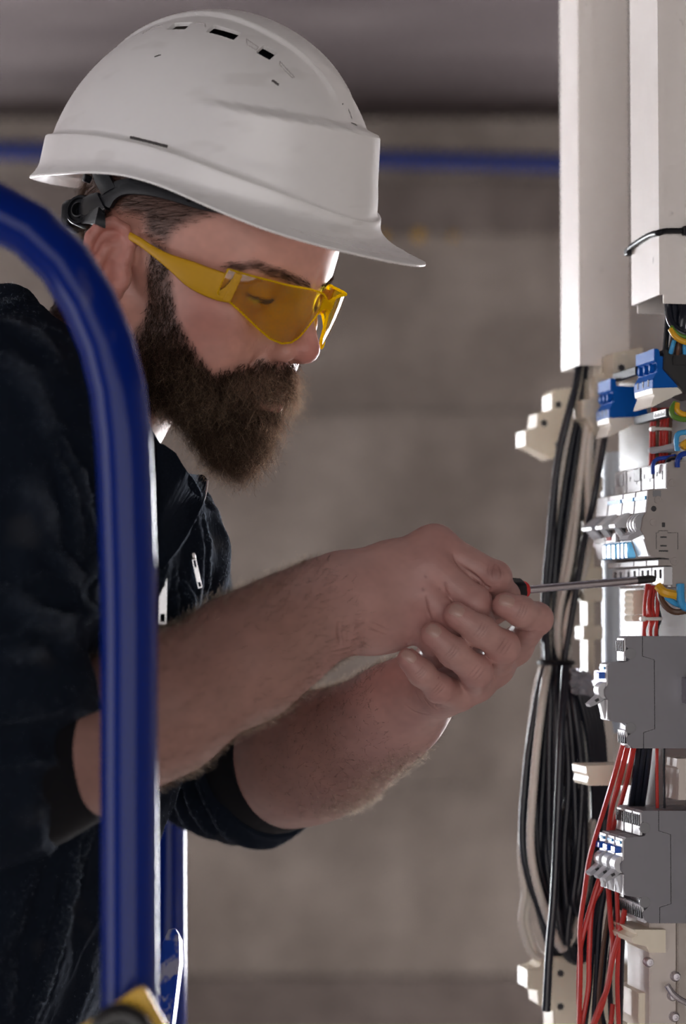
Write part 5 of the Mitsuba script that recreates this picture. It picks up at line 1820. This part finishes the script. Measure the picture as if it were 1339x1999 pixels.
spine = thing('busbar_spine', 'cream slotted spine of busbar holders behind the hanging cables', 'busbar spine')
obj('rail', pbox(pp(1146, 1000, 0.17)[0], pp(1160, 1000, 0.17)[0], pp(1150, 1330, 0.17)[1], pp(1150, 850, 0.17)[1], 0.17, 0.19, 0.001), 'cream_plastic', spine)
for y in (945, 1030, 1120, 1160, 1235):
    obj('tooth', pbox(pp(1138, y, 0.17)[0], pp(1176, y, 0.17)[0], pp(1150, y + 14, 0.17)[1], pp(1150, y - 14, 0.17)[1], 0.168, 0.192, 0.0012), 'cream_plastic', spine)
clamp = thing('wire_clamp', 'ribbed cream clamp left of the red wires under the upper breakers', 'clamp')
for j, y in enumerate((1158, 1170, 1182, 1194, 1207)):
    obj('rib', slab_px([(1237 + 3 * (j == 0), y - 6), (1262, y - 7), (1262, y + 5), (1238, y + 6), (1234, y)], 0.045, 0.02, 0.0008), 'cream_plastic', clamp)

# ---- wiring
def wire(name, label, pts, r, mat, group, cat='wire', n=40, parent=None, sides=8):
    P_ = [px(x, y, u) for x, y, u in pts]
    return obj(name, tube(spline(P_, n), r, sides), mat, parent, label, None if parent else cat, None if parent else group, smooth=40)


def loom(name, label, cat, tie_at=None, **kw):
    return thing(name, label, cat)


def zip_tie(parent, x, y, u, halfw, mat, depth=0.010, r=0.0013, head=True):
    c = px(x, y, u)
    ang = np.linspace(0, 2 * np.pi, 26)
    P_ = c + np.outer(np.cos(ang), -NRM) * halfw + np.outer(np.sin(ang), E1) * depth
    t = obj('cable_tie', tube(P_, r, 8, caps=False), mat, parent, smooth=40)
    if head:
        m = place(rbox(0.004, 0.004, 0.005, 0.001), c - (-NRM) * halfw * 0.9 - E1 * depth * 0.5, -NRM, ZU, E1)
        obj('lock_head', m, mat, t)
    return t


red1 = thing('wire_loom', 'upright loom of red wires with a white tie above the upper breakers', 'wire loom')
for j in range(7):
    x = 1270 + 6.2 * j
    wire('wire', None, [(x + 4, 796, 0.045), (x + 1, 840, 0.045 + 0.003 * (j % 2)), (x, 880, 0.045), (x - 1, 925, 0.045)], 0.0013, 'wire_red' if j not in (2, 6) else 'wire_brown', None, parent=red1, n=16)
zip_tie(red1, 1290, 838, 0.045, 0.0083, 'tie_white', 0.005)
zip_tie(red1, 1294, 879, 0.043, 0.0095, 'wire_grey', 0.006, 0.0024, False)
red2 = thing('wire_loom', 'red wires with a white tie between the upper and middle breakers', 'wire loom')
for j in range(6):
    x = 1256 + 6 * j
    wire('wire', None, [(1263 + 5 * j, 1140, 0.03), (1258 + 5.5 * j + 4 * math.sin(j * 2), 1180, 0.03 + 0.003 * (j % 2)), (x + 2, 1208, 0.03), (x - 2 + 3 * math.cos(j * 3), 1230, 0.03 + 0.002 * (j % 3)), (x - 1, 1262, 0.03)], 0.0014, 'wire_red' if j < 5 else 'wire_black', None, parent=red2, n=20)
zip_tie(red2, 1270, 1208, 0.03, 0.0080, 'tie_white', 0.005)

GW = None
W_ = [
    ('dark blue wire looping over the top of the upper breakers', [(1274, 925, 0.02), (1275, 905, 0.018), (1284, 896, 0.015), (1305, 893, 0.010), (1318, 890, 0.004)], 0.0016, 'wire_blue'),
    ('black wire looping over the upper breakers beside the dark blue one', [(1300, 912, 0.012), (1303, 900, 0.010), (1312, 894, 0.006), (1330, 893, 0.0)], 0.0016, 'wire_black'),
    ('blue wire arch at the right edge above the upper breakers', [(1322, 912, -0.002), (1323, 897, -0.003), (1332, 887, -0.003), (1352, 884, -0.003)], 0.0020, 'wire_blue'),
    ('light blue wire bending at the right edge below the terminal blocks', [(1322, 880, -0.002), (1320, 858, -0.003), (1326, 846, -0.003), (1352, 843, -0.003)], 0.0020, 'wire_light_blue'),
    ('yellow ferruled wire end at the right edge above the upper breakers', [(1331, 874, -0.006), (1338, 866, -0.006), (1352, 860, -0.006)], 0.0030, 'wire_yellow'),
    ('grey sleeved lead lying across the red wires', [(1272, 880, 0.02), (1290, 877, 0.012), (1310, 872, 0.004), (1330, 869, -0.004)], 0.0024, 'wire_grey'),
    ('green and yellow earth wire curling under the near blue terminal block', [(1318, 786, 0.0), (1311, 800, -0.002), (1314, 812, -0.003), (1330, 818, -0.003), (1352, 818, -0.003)], 0.0021, 'wire_green'),
    ('yellow wire curling under the near blue terminal block', [(1322, 788, -0.002), (1322, 800, -0.004), (1332, 808, -0.004), (1350, 810, -0.004)], 0.0021, 'wire_yellow'),
    ('brown wire looping down under the upper breakers', [(1288, 1140, 0.010), (1290, 1168, 0.008), (1304, 1188, 0.004), (1322, 1195, 0.0), (1350, 1190, 0.0)], 0.0024, 'wire_brown'),
    ('yellow wire slanting under the upper breakers', [(1284, 1144, 0.004), (1296, 1156, 0.0), (1312, 1160, 0.0), (1330, 1164, 0.002)], 0.0034, 'wire_yellow'),
    ('light blue wire under the upper breakers at the right edge', [(1300, 1165, 0.006), (1312, 1174, 0.004), (1324, 1180, 0.003), (1345, 1184, 0.003)], 0.0022, 'wire_light_blue'),
    ('blue wire dropping from the upper breakers at the right edge', [(1328, 1140, -0.002), (1329, 1170, -0.003), (1335, 1184, -0.003), (1352, 1188, -0.003)], 0.0030, 'wire_light_blue'),
    ('thin red wire running straight down behind the middle breaker', [(1282, 1440, 0.02), (1282, 1500, 0.02), (1283, 1580, 0.02)], 0.0013, 'wire_red'),
    ('thin black wire running straight down behind the middle breaker', [(1296, 1440, 0.02), (1296, 1500, 0.02), (1297, 1580, 0.02)], 0.0009, 'wire_black'),
]
for lab, pts, r, mat in W_:
    wire('wire', lab, pts, r, mat, None)

GT = thing('trunking_cables', 'black cables and a yellow-green one coming out of the near cream trunking', 'cable bundle')
for j, (pts, r, mat) in enumerate([
        ([(1312, 540, 0.02), (1306, 590, 0.02), (1302, 640, 0.015), (1298, 690, 0.012)], 0.0022, 'wire_black'),
        ([(1305, 550, 0.012), (1304, 600, 0.008), (1310, 630, 0.004), (1330, 650, 0.0), (1352, 655, 0.0)], 0.0028, 'wire_black'),
        ([(1318, 550, 0.014), (1316, 600, 0.010), (1318, 650, 0.008), (1312, 690, 0.010)], 0.0034, 'wire_black'),
        ([(1332, 550, 0.010), (1334, 600, 0.006), (1330, 630, 0.004), (1326, 690, 0.010)], 0.0034, 'wire_black'),
        ([(1346, 560, 0.010), (1338, 610, 0.004), (1330, 640, 0.004), (1345, 665, 0.0)], 0.0030, 'wire_black'),
        ([(1309, 643, 0.000), (1316, 654, -0.003), (1328, 664, -0.004), (1352, 672, -0.004)], 0.0022, 'wire_yellow'),
        ([(1310, 638, 0.001), (1318, 648, -0.002), (1330, 656, -0.003), (1352, 662, -0.003)], 0.0016, 'wire_green'),
        ([(1316, 665, 0.006), (1312, 678, 0.006), (1309, 690, 0.008)], 0.0017, 'wire_light_blue'),
        ([(1326, 668, 0.006), (1324, 680, 0.006), (1322, 692, 0.008)], 0.0017, 'wire_brown'),
        ([(1335, 668, 0.006), (1336, 680, 0.006), (1336, 692, 0.008)], 0.0017, 'wire_light_blue')]):
    wire('cable', None, pts, r, mat, None, parent=GT, n=30, sides=10)

lower = thing('wire_loom', 'red and black wires fanning down from the middle breaker past the lower row', 'wire loom')
LW = [
    ([(1215, 1455, 0.008), (1200, 1510, 0.012), (1182, 1570, 0.030), (1152, 1670, 0.050), (1141, 1740, 0.055), (1132, 1810, 0.055), (1133, 1880, 0.055), (1130, 2010, 0.055)], 0.0019, 'wire_red'),
    ([(1226, 1455, 0.006), (1210, 1520, 0.02), (1192, 1590, 0.048), (1182, 1680, 0.060), (1165, 1730, 0.060), (1142, 1810, 0.060), (1132, 1860, 0.06), (1130, 1960, 0.06), (1138, 2010, 0.06)], 0.0020, 'wire_red'),
    ([(1238, 1455, 0.004), (1228, 1505, 0.02), (1214, 1560, 0.048), (1196, 1620, 0.062), (1178, 1720, 0.062), (1156, 1770, 0.062), (1150, 1860, 0.06), (1148, 1930, 0.06), (1134, 2010, 0.06)], 0.0020, 'wire_red'),
    ([(1246, 1455, 0.012), (1240, 1510, 0.02), (1230, 1580, 0.04)], 0.0024, 'wire_black'),
    ([(1258, 1455, 0.010), (1250, 1510, 0.02), (1242, 1580, 0.04)], 0.0026, 'wire_black'),
    ([(1268, 1455, 0.010), (1262, 1510, 0.02), (1252, 1580, 0.04)], 0.0024, 'wire_black'),
    ([(1184, 1690, 0.055), (1188, 1740, 0.050), (1192, 1800, 0.045), (1196, 1840, 0.045), (1190, 1900, 0.045), (1176, 1960, 0.045), (1155, 2010, 0.045)], 0.0020, 'wire_red'),
    ([(1220, 1775, 0.030), (1210, 1820, 0.034), (1196, 1870, 0.036), (1185, 1930, 0.036), (1168, 1970, 0.04), (1150, 2020, 0.04)], 0.0021, 'wire_red'),
    ([(1204, 1740, 0.040), (1207, 1830, 0.040), (1205, 1920, 0.040), (1208, 2010, 0.04)], 0.0017, 'wire_red'),
    ([(1178, 1700, 0.065), (1162, 1770, 0.066), (1156, 1850, 0.066), (1150, 1930, 0.066), (1140, 2010, 0.066)], 0.0023, 'wire_black'),
    ([(1186, 1710, 0.062), (1172, 1790, 0.064), (1166, 1880, 0.064), (1162, 1950, 0.064), (1158, 2010, 0.064)], 0.0023, 'wire_black'),
    ([(1200, 1720, 0.060), (1186, 1810, 0.060), (1178, 1890, 0.060), (1172, 1960, 0.060), (1180, 2010, 0.06)], 0.0023, 'wire_black'),
    ([(1206, 1730, 0.055), (1200, 1810, 0.055), (1190, 1890, 0.055), (1192, 1960, 0.055), (1194, 2010, 0.055)], 0.0021, 'wire_black'),
    ([(1218, 1790, 0.045), (1214, 1850, 0.045), (1212, 1930, 0.045), (1210, 2010, 0.045)], 0.0021, 'wire_black'),
    ([(1192, 1760, 0.058), (1180, 1830, 0.058), (1172, 1900, 0.058), (1168, 1960, 0.058), (1172, 2010, 0.058)], 0.0016, 'wire_brown'),
    ([(1196, 1960, 0.05), (1194, 1985, 0.05), (1190, 2010, 0.05)], 0.0019, 'wire_red'),
]
for pts, r, mat in LW:
    wire('wire', None, pts, r, mat, None, parent=lower, n=60)

# the hanging bundle: cables drop from the far trunking, are tied at mid height and loop back up from the bottom
bundle = thing('cable_bundle', 'thick tied bundle of black and off-white cables hanging in loops from the far trunking', 'cable bundle')
g = np.random.default_rng(23)
BW = []
for j in range(15):                      # straight part above the tie
    f = j / 14
    m_ = 'wire_white' if j in (2, 3, 8, 9, 13) else 'wire_black'
    top = 1128 + 50 * f + g.uniform(-3, 3)
    mid = 1066 + 78 * f + g.uniform(-12, 12)
    tie_x = 1066 + 42 * f + g.uniform(-3, 3)
    u_ = 0.175 + g.uniform(-0.012, 0.012)
    BW.append(([(top, 680, 0.183), (top - 4, 745, u_), (1086 + 72 * f + g.uniform(-10, 10), 900, u_), (mid, 1080, u_), (tie_x - 3 + 6 * f, 1200, u_), (tie_x, 1293, 0.175 + g.uniform(-0.008, 0.008))], g.uniform(0.0026, 0.0034), m_))
for j in range(26):                      # loops below the tie
    f = j / 25
    m_ = 'wire_white' if j in (0, 1, 5, 13, 24) else 'wire_black'
    tie_x = 1062 + 50 * f + g.uniform(-3, 3)
    u_ = 0.165 + g.uniform(-0.02, 0.022)
    left = 1022 + 128 * f + g.uniform(-9, 9)
    low = 1800 + 40 * (1 - f) + g.uniform(-70, 50)
    if m_ == 'wire_white' and f < 0.1:
        BW.append(([(tie_x, 1293, 0.17), (1046 + 6 * j, 1350, u_), (1028 + 8 * j, 1500, u_), (1017 + 12 * j, 1660, u_), (1024 + 8 * j, 1740, u_), (1018 + 10 * j, 1800, u_), (1040 + 12 * j, 1862, u_), (1085, 1876, u_), (1120, 1840, u_ + 0.01), (1140, 1700, u_ + 0.02)], 0.0030, m_))
    else:
        BW.append(([(tie_x, 1293, 0.17), (tie_x + (left - tie_x) * 0.45, 1370, u_), (left, 1520, u_), (left + g.uniform(-10, 8) + 10 * (0.5 - f), 1680, u_), (1075 + 50 * f + g.uniform(-10, 10), low, u_), (1095 + 60 * f, low + 15, u_ + 0.005), (1125 + 50 * f, low - 60, u_ + 0.012), (1150 + 35 * f, 1600, u_ + 0.015)], g.uniform(0.0028, 0.0036), m_))
for j in range(7):                       # the returning half, thick arcs right of the tie
    f = j / 6
    m_ = 'wire_white' if j in (5, 6) else 'wire_black'
    BW.append(([(1100 + 4 * f, 1340, 0.16), (1118 + 34 * f, 1322 + 20 * f, 0.155), (1140 + 42 * f, 1390, 0.155), (1155 + 38 * f, 1480, 0.16), (1160 + 34 * f, 1620, 0.17), (1140 + 30 * f, 1760, 0.175)], 0.0034, m_))
BW.append(([(1182, 845, 0.14), (1172, 900, 0.14), (1158, 980, 0.14), (1140, 1060, 0.15), (1120, 1180, 0.16), (1100, 1300, 0.165)], 0.0026, 'wire_black'))
BW.append(([(1104, 1300, 0.14), (1096, 1420, 0.13), (1090, 1560, 0.125), (1082, 1740, 0.125), (1072, 1860, 0.125), (1066, 1974, 0.125)], 0.0034, 'wire_black'))
for pts, r, mat in BW:
    wire('cable', None, pts, r, mat, None, parent=bundle, n=64, sides=9)
zip_tie(bundle, 1086, 1293, 0.17, 0.0135, 'black_plastic', 0.017, 0.0022, False)
gg = np.random.default_rng(4)
yy_, xx_ = np.meshgrid(np.linspace(0, 1, 14), np.linspace(0, 1, 14), indexing='ij')
cr = np.stack([px(1112 + 42 * a + 6 * b, 1305 + 48 * b + 8 * a, 0.145) for a, b in zip(xx_.ravel(), yy_.ravel())]).reshape(14, 14, 3)
cr = cr + gg.uniform(-0.0035, 0.0035, (14, 14, 1)) * E1 + gg.uniform(-0.0012, 0.0012, (14, 14, 3))
obj('foil_wrap', grid_mesh(cr), 'foil_grey', bundle, 'crumpled grey wrap at the tie')

# ---- the screwdriver in his hands
sd = thing('screwdriver', 'screwdriver with black and red handle, its steel blade touching the upper breakers', 'screwdriver')
tip, fer = at(1277, 1130, 1.640), at(1028, 1151, 1.596)
axd = unit(tip - fer)
ref = unit(np.cross(axd, ZU))
rf2 = np.cross(ref, axd)


def along(profile, sides=32, flute=0.0):
    m = lathe(profile, sides)
    if flute:
        v_ = np.array(m.vertices)
        an = np.arctan2(v_[:, 1], v_[:, 0])
        v_[:, :2] *= (1 - flute * (0.5 + 0.5 * np.cos(6 * an)))[:, None]
        m.vertices = v_
    return place(m, fer, ref, rf2, axd)


L_ = np.linalg.norm(tip - fer)
scene['blade_steel'] = {'type': 'roughconductor', 'material': 'Cr', 'alpha': 0.16}
plastic('tip_black', (0.02, 0.02, 0.022), 0.3, 0.6, metallic=0.6) if False else plastic('tip_black', (0.02, 0.02, 0.022), 0.3, 0.6)
plastic('handle_red', (0.55, 0.02, 0.02), 0.35)
obj('shaft', along([(0.0003, -0.004), (0.0029, -0.004), (0.0029, L_ * 0.84), (0.0027, L_ * 0.86), (0.0003, L_ * 0.861)], 24), 'blade_steel', sd, 'steel shaft', smooth=40)
obj('blade_tip', along([(0.0003, L_ * 0.855), (0.0029, L_ * 0.855), (0.0029, L_ * 0.97), (0.0022, L_), (0.0003, L_ * 1.002)], 24), 'tip_black', sd, 'blackened tip', smooth=40)
hnd = obj('handle', along([(0.0005, -0.003), (0.0066, -0.003), (0.0085, -0.005), (0.0092, -0.010), (0.0086, -0.020), (0.0092, -0.028), (0.0118, -0.036), (0.0126, -0.046), (0.0122, -0.062), (0.0100, -0.070), (0.0060, -0.073), (0.0005, -0.0735)], 48, 0.07), 'black_plastic', sd, 'black handle', smooth=40)
obj('red_ring', along([(0.0030, 0.0006), (0.0050, 0.0004), (0.0062, -0.0012), (0.0064, -0.0036), (0.0030, -0.0036)], 32), 'handle_red', hnd, 'red collar', smooth=40)
for a in (0.9, 2.2):
    pass
# ------------------------------------------------------------------ hair: beard, moustache, head, brows, forearms; fuzz of the fleece
scene['hair_fibre'] = {'type': 'principledthin', 'base_color': {'type': 'mesh_attribute', 'name': 'vertex_color'}, 'roughness': 0.42, 'eta': 1.45, 'diff_trans': 0.9}
tri = np.array(body.faces)
ta = np.linalg.norm(np.cross(bv[tri[:, 1]] - bv[tri[:, 0]], bv[tri[:, 2]] - bv[tri[:, 0]]), axis=1) / 2
hg = np.random.default_rng(99)


def sample(weight, n):
    """n points on the body with a density given per vertex: (position, normal, position in the head's axes)."""
    w = ta * np.clip(weight, 0, None)[tri].mean(1)
    i = hg.choice(len(tri), n, p=w / w.sum())
    a, b = hg.random((2, n))
    fl = a + b > 1
    a, b = np.where(fl, 1 - a, a), np.where(fl, 1 - b, b)
    f = tri[i]
    mixv = lambda A: A[f[:, 0]] * (1 - a - b)[:, None] + A[f[:, 1]] * a[:, None] + A[f[:, 2]] * b[:, None]
    return mixv(bv), unit(mixv(bn)), mixv(hl)


def loc2w(d):
    return np.asarray(d, float) @ HEAD_R.T


def fibre_colors(n, seg, root, tip, vary, seed):
    g = np.random.default_rng(seed)
    t = np.linspace(0, 1, seg + 1)[None, :, None]
    c = np.array(root) * (1 - t) + np.array(tip) * t
    c = c * g.uniform(1 - vary, 1 + vary, (n, 1, 1))
    return np.repeat(c[:, :, None], 3, 2).reshape(-1, 3).clip(0, 1)


def hairs(name, label, P_, D_, L_, B_, r, seg, root, tip, vary=0.35, curl=0.05, seed=3, wave=1.2, parent='person', boost=None):
    m = strands(P_ - unit(D_) * 0.0004, unit(D_), L_, B_, r, seg, curl, 0.3, seed, wave)
    c = fibre_colors(len(P_), seg, root, tip, vary, seed)
    if boost is not None:
        tt = np.tile(np.repeat(np.linspace(0, 1, seg + 1), 3), len(P_))
        c = (c * (1 + (np.repeat(boost, (seg + 1) * 3) - 1) * tt)[:, None]).clip(0, 0.6)
    return obj(name, m, 'hair_fibre', parent, label, smooth=True, color=c, kind='stuff')


# beard
N = 21000
x_, z_ = hl[:, 0], hl[:, 2]
w = np.clip((bd + 0.5) / 5.0, 0, 1) * (1 + 1.2 * sstep(30, 80, x_)) * (1 - 0.86 * np.exp(-((x_ - 87) ** 2 + (ay - 24) ** 2 + (z_ + 60) ** 2) / 7.5 ** 2))
P_, n_, q = sample(w, N)
must = (q[:, 2] > -47) & (np.abs(q[:, 1]) < 36) & (q[:, 0] > 76)
side_burn = sstep(-8, 15, q[:, 2]) * (q[:, 0] < 45)
chin = sstep(45, 85, q[:, 0]) * sstep(-50, -75, q[:, 2])
L_ = 0.013 + 0.013 * sstep(-15, -60, q[:, 2]) + 0.006 * chin - 0.005 * side_burn
inner = np.interp(poly_dist(BEARD, q[:, 0], q[:, 2]), [0, 8], [0.55, 1.0])
L_ = L_ * inner * hg.uniform(0.6, 1.12, N)
dn = loc2w(np.stack([0.30 + 0.35 * chin, 0.10 * np.sign(q[:, 1]) * 0, -np.ones(N)], 1))
tang = unit(dn - n_ * (dn * n_).sum(1)[:, None])
jit = hg.normal(size=(N, 3)) * 0.26
D_ = tang * 0.95 + n_ * (0.42 + 0.25 * chin)[:, None] + jit
bend = unit(loc2w(np.tile([0.42, 0, -0.9], (N, 1)))) * 0.55 + hg.normal(size=(N, 3)) * 0.2
sg = np.sign(q[:, 1] + hg.normal(size=N) * 2)
md = loc2w(np.stack([0.35 + 0 * sg, sg * (0.35 + 0.03 * np.abs(q[:, 1])), -0.75 + 0 * sg], 1))
D_ = np.where(must[:, None], unit(md - n_ * (md * n_).sum(1)[:, None] * 0.6) + n_ * 0.35 + jit * 0.8, D_)
L_ = np.where(must, hg.uniform(0.013, 0.021, N), L_)
fr = sstep(88, 106, q[:, 0] + hg.normal(size=N) * 4) + 0.7 * must  # front and moustache tips: rim light put into the hair colour
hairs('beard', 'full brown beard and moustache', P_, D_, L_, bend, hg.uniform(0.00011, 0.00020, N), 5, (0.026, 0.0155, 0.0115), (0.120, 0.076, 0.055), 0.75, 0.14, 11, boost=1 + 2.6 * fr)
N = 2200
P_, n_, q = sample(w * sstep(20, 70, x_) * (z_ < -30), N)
hairs('stray_beard_hair', 'stray hairs along the edge of the beard', P_, unit(dn[0] * 0.75 + n_ * 0.75 + hg.normal(size=(N, 3)) * 0.3), hg.uniform(0.020, 0.034, N), unit(loc2w(np.tile([0.42, 0, -0.9], (N, 1)))) * 0.5 + hg.normal(size=(N, 3)) * 0.25, hg.uniform(0.00007, 0.00011, N), 6, (0.12, 0.075, 0.05), (0.55, 0.39, 0.27), 0.4, 0.2, 21)  # strays coloured pale to stand for the rim light
# hair of the head below the hat
N = 11000
w = np.clip((hd + 0.5) / 4.0, 0, 1) * (z_ < 92)
P_, n_, q = sample(w, N)
back = sstep(-30, -70, q[:, 0])
dn = loc2w(np.stack([-0.95 + 0.5 * back, 0 * back, -0.42 - 0.4 * back], 1))
tang = unit(dn - n_ * (dn * n_).sum(1)[:, None])
nape = sstep(-25, -50, q[:, 2])
L_ = (0.016 + 0.004 * back) * np.interp(poly_dist(HAIR, q[:, 0], q[:, 2]), [0, 12], [0.5, 1]) * hg.uniform(0.6, 1.2, N) * (1 - 0.65 * nape)
D_ = tang + n_ * (0.22 + 0.25 * back)[:, None] + hg.normal(size=(N, 3)) * 0.16
hairs('hair', 'short brown hair', P_, D_, L_, tang * 0.3, hg.uniform(0.00008, 0.00015, N), 4, (0.028, 0.0155, 0.011), (0.080, 0.048, 0.034), 0.7, 0.07, 12)
# brows and lashes
N = 1300
P_, n_, q = sample(np.clip(brow / 2.0, 0, 1), N)
dn = loc2w(np.stack([-0.35 + 0 * q[:, 1], np.sign(q[:, 1]) * 0.9, 0.12 - 0.012 * (np.abs(q[:, 1]) - 20)], 1))
tang = unit(dn - n_ * (dn * n_).sum(1)[:, None])
hairs('eyebrows', 'brown eyebrows', P_, tang + n_ * 0.28 + hg.normal(size=(N, 3)) * 0.15, hg.uniform(0.006, 0.010, N), tang * 0.2, hg.uniform(0.00007, 0.0001, N), 4, (0.035, 0.018, 0.012), (0.05, 0.028, 0.018), 0.3, 0.04, 13)
# lashes along the lowered upper lids
er = np.linalg.norm(np.stack([hl[:, 0] - 75, ay - 32.5, hl[:, 2] - 15], 1), axis=1)
lash = in_head & (er > 12.0) & (er < 15.0) & (np.abs(hl[:, 2] - (15.2 - 0.10 * (hl[:, 0] - 75))) < 1.6) & (hl[:, 0] > 78)
N = 360
P_, n_, q = sample(lash.astype(float), N)
hairs('eyelashes', 'dark eyelashes', P_, loc2w(np.stack([np.ones(N), np.sign(q[:, 1]) * 0.3, -0.35 * np.ones(N)], 1)) + hg.normal(size=(N, 3)) * 0.12, hg.uniform(0.005, 0.009, N), loc2w(np.tile([0.1, 0, 0.5], (N, 1))), np.full(N, 0.00010), 4, (0.012, 0.008, 0.006), (0.015, 0.010, 0.008), 0.2, 0.02, 17)
# forearms
for nm, arm, N, sd_ in (('arm_hair', R_ARM, 4200, 14), ('arm_hair', L_ARM, 3400, 15)):
    a, b = arm[1][0], arm[-1][0]
    t, dist = seg_t(bv, a, b)
    w = (dist < 0.058) * sstep(0.10, 0.30, t) * (1 - sstep(0.93, 1.0, t)) * (0.35 + 1.6 * np.clip(vnoise(bv, 30, 71) + 0.2, 0, 1))
    up_ = bn @ unit(V(0.0, 0.45, 1.0))
    w = w * (0.45 + 0.9 * np.clip(up_, 0, 1) + 0.5 * np.clip(-bn[:, 2], 0, 1))
    P_, n_, q = sample(w, N)
    ax = unit(b - a)
    tang = unit(ax - n_ * (n_ @ ax)[:, None] + hg.normal(size=(N, 3)) * 0.35)
    D_ = tang * 0.8 + n_ * 0.55 + hg.normal(size=(N, 3)) * 0.22
    hairs(nm, 'fine forearm hair', P_, D_, hg.uniform(0.005, 0.0120, N), tang * 0.45, hg.uniform(0.00007, 0.00010, N), 4, (0.05, 0.028, 0.018), (0.26, 0.18, 0.13), 0.35, 0.08, sd_)
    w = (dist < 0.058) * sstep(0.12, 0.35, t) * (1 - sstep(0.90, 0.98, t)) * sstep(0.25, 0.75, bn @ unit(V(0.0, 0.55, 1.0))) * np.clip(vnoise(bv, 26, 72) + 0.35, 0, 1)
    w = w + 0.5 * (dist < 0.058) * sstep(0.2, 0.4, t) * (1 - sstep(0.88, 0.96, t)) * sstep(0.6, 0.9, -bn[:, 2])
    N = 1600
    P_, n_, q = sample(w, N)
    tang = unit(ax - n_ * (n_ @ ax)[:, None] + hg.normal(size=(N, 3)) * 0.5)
    hairs('backlit_arm_hair', 'hair standing up along the top of the forearm, paled to stand for backlight', P_, tang * 0.5 + n_ * 0.9 + hg.normal(size=(N, 3)) * 0.25, hg.uniform(0.006, 0.0125, N), tang * 0.6, hg.uniform(0.00008, 0.00012, N), 5, (0.35, 0.26, 0.19), (0.85, 0.74, 0.62), 0.3, 0.12, sd_ + 20)  # hair colour lightened in place of backlight along the arm
# fuzz on the fleece, its pale colour standing for backlight along the ridges
jv, jf = np.array(jk.vertices), np.array(jk.faces)
jn = np.array(jk.vertex_normals)
ja = np.linalg.norm(np.cross(jv[jf[:, 1]] - jv[jf[:, 0]], jv[jf[:, 2]] - jv[jf[:, 0]]), axis=1) / 2
c = jv[jf].mean(1)
fn_ = jn[jf].mean(1)
facing = -(fn_ @ FWD)
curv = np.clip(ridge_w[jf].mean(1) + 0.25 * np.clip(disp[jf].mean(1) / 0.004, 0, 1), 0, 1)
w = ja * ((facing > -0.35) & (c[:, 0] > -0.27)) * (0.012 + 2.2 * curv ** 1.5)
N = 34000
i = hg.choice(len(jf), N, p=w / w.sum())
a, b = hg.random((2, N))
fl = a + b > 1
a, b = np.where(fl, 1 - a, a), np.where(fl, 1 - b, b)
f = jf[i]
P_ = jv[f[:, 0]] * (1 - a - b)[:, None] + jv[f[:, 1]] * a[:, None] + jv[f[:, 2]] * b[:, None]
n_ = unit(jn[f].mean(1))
hairs('highlight_fuzz', 'fuzzy nap of the fleece, paled on the ridges to stand for backlight', P_, n_ + hg.normal(size=(N, 3)) * 0.7, hg.uniform(0.0008, 0.0024, N), hg.normal(size=(N, 3)) * 0.5, np.full(N, 0.00007), 2, (0.30, 0.37, 0.48), (0.60, 0.70, 0.84), 0.5, 0.2, 16, parent=jacket)
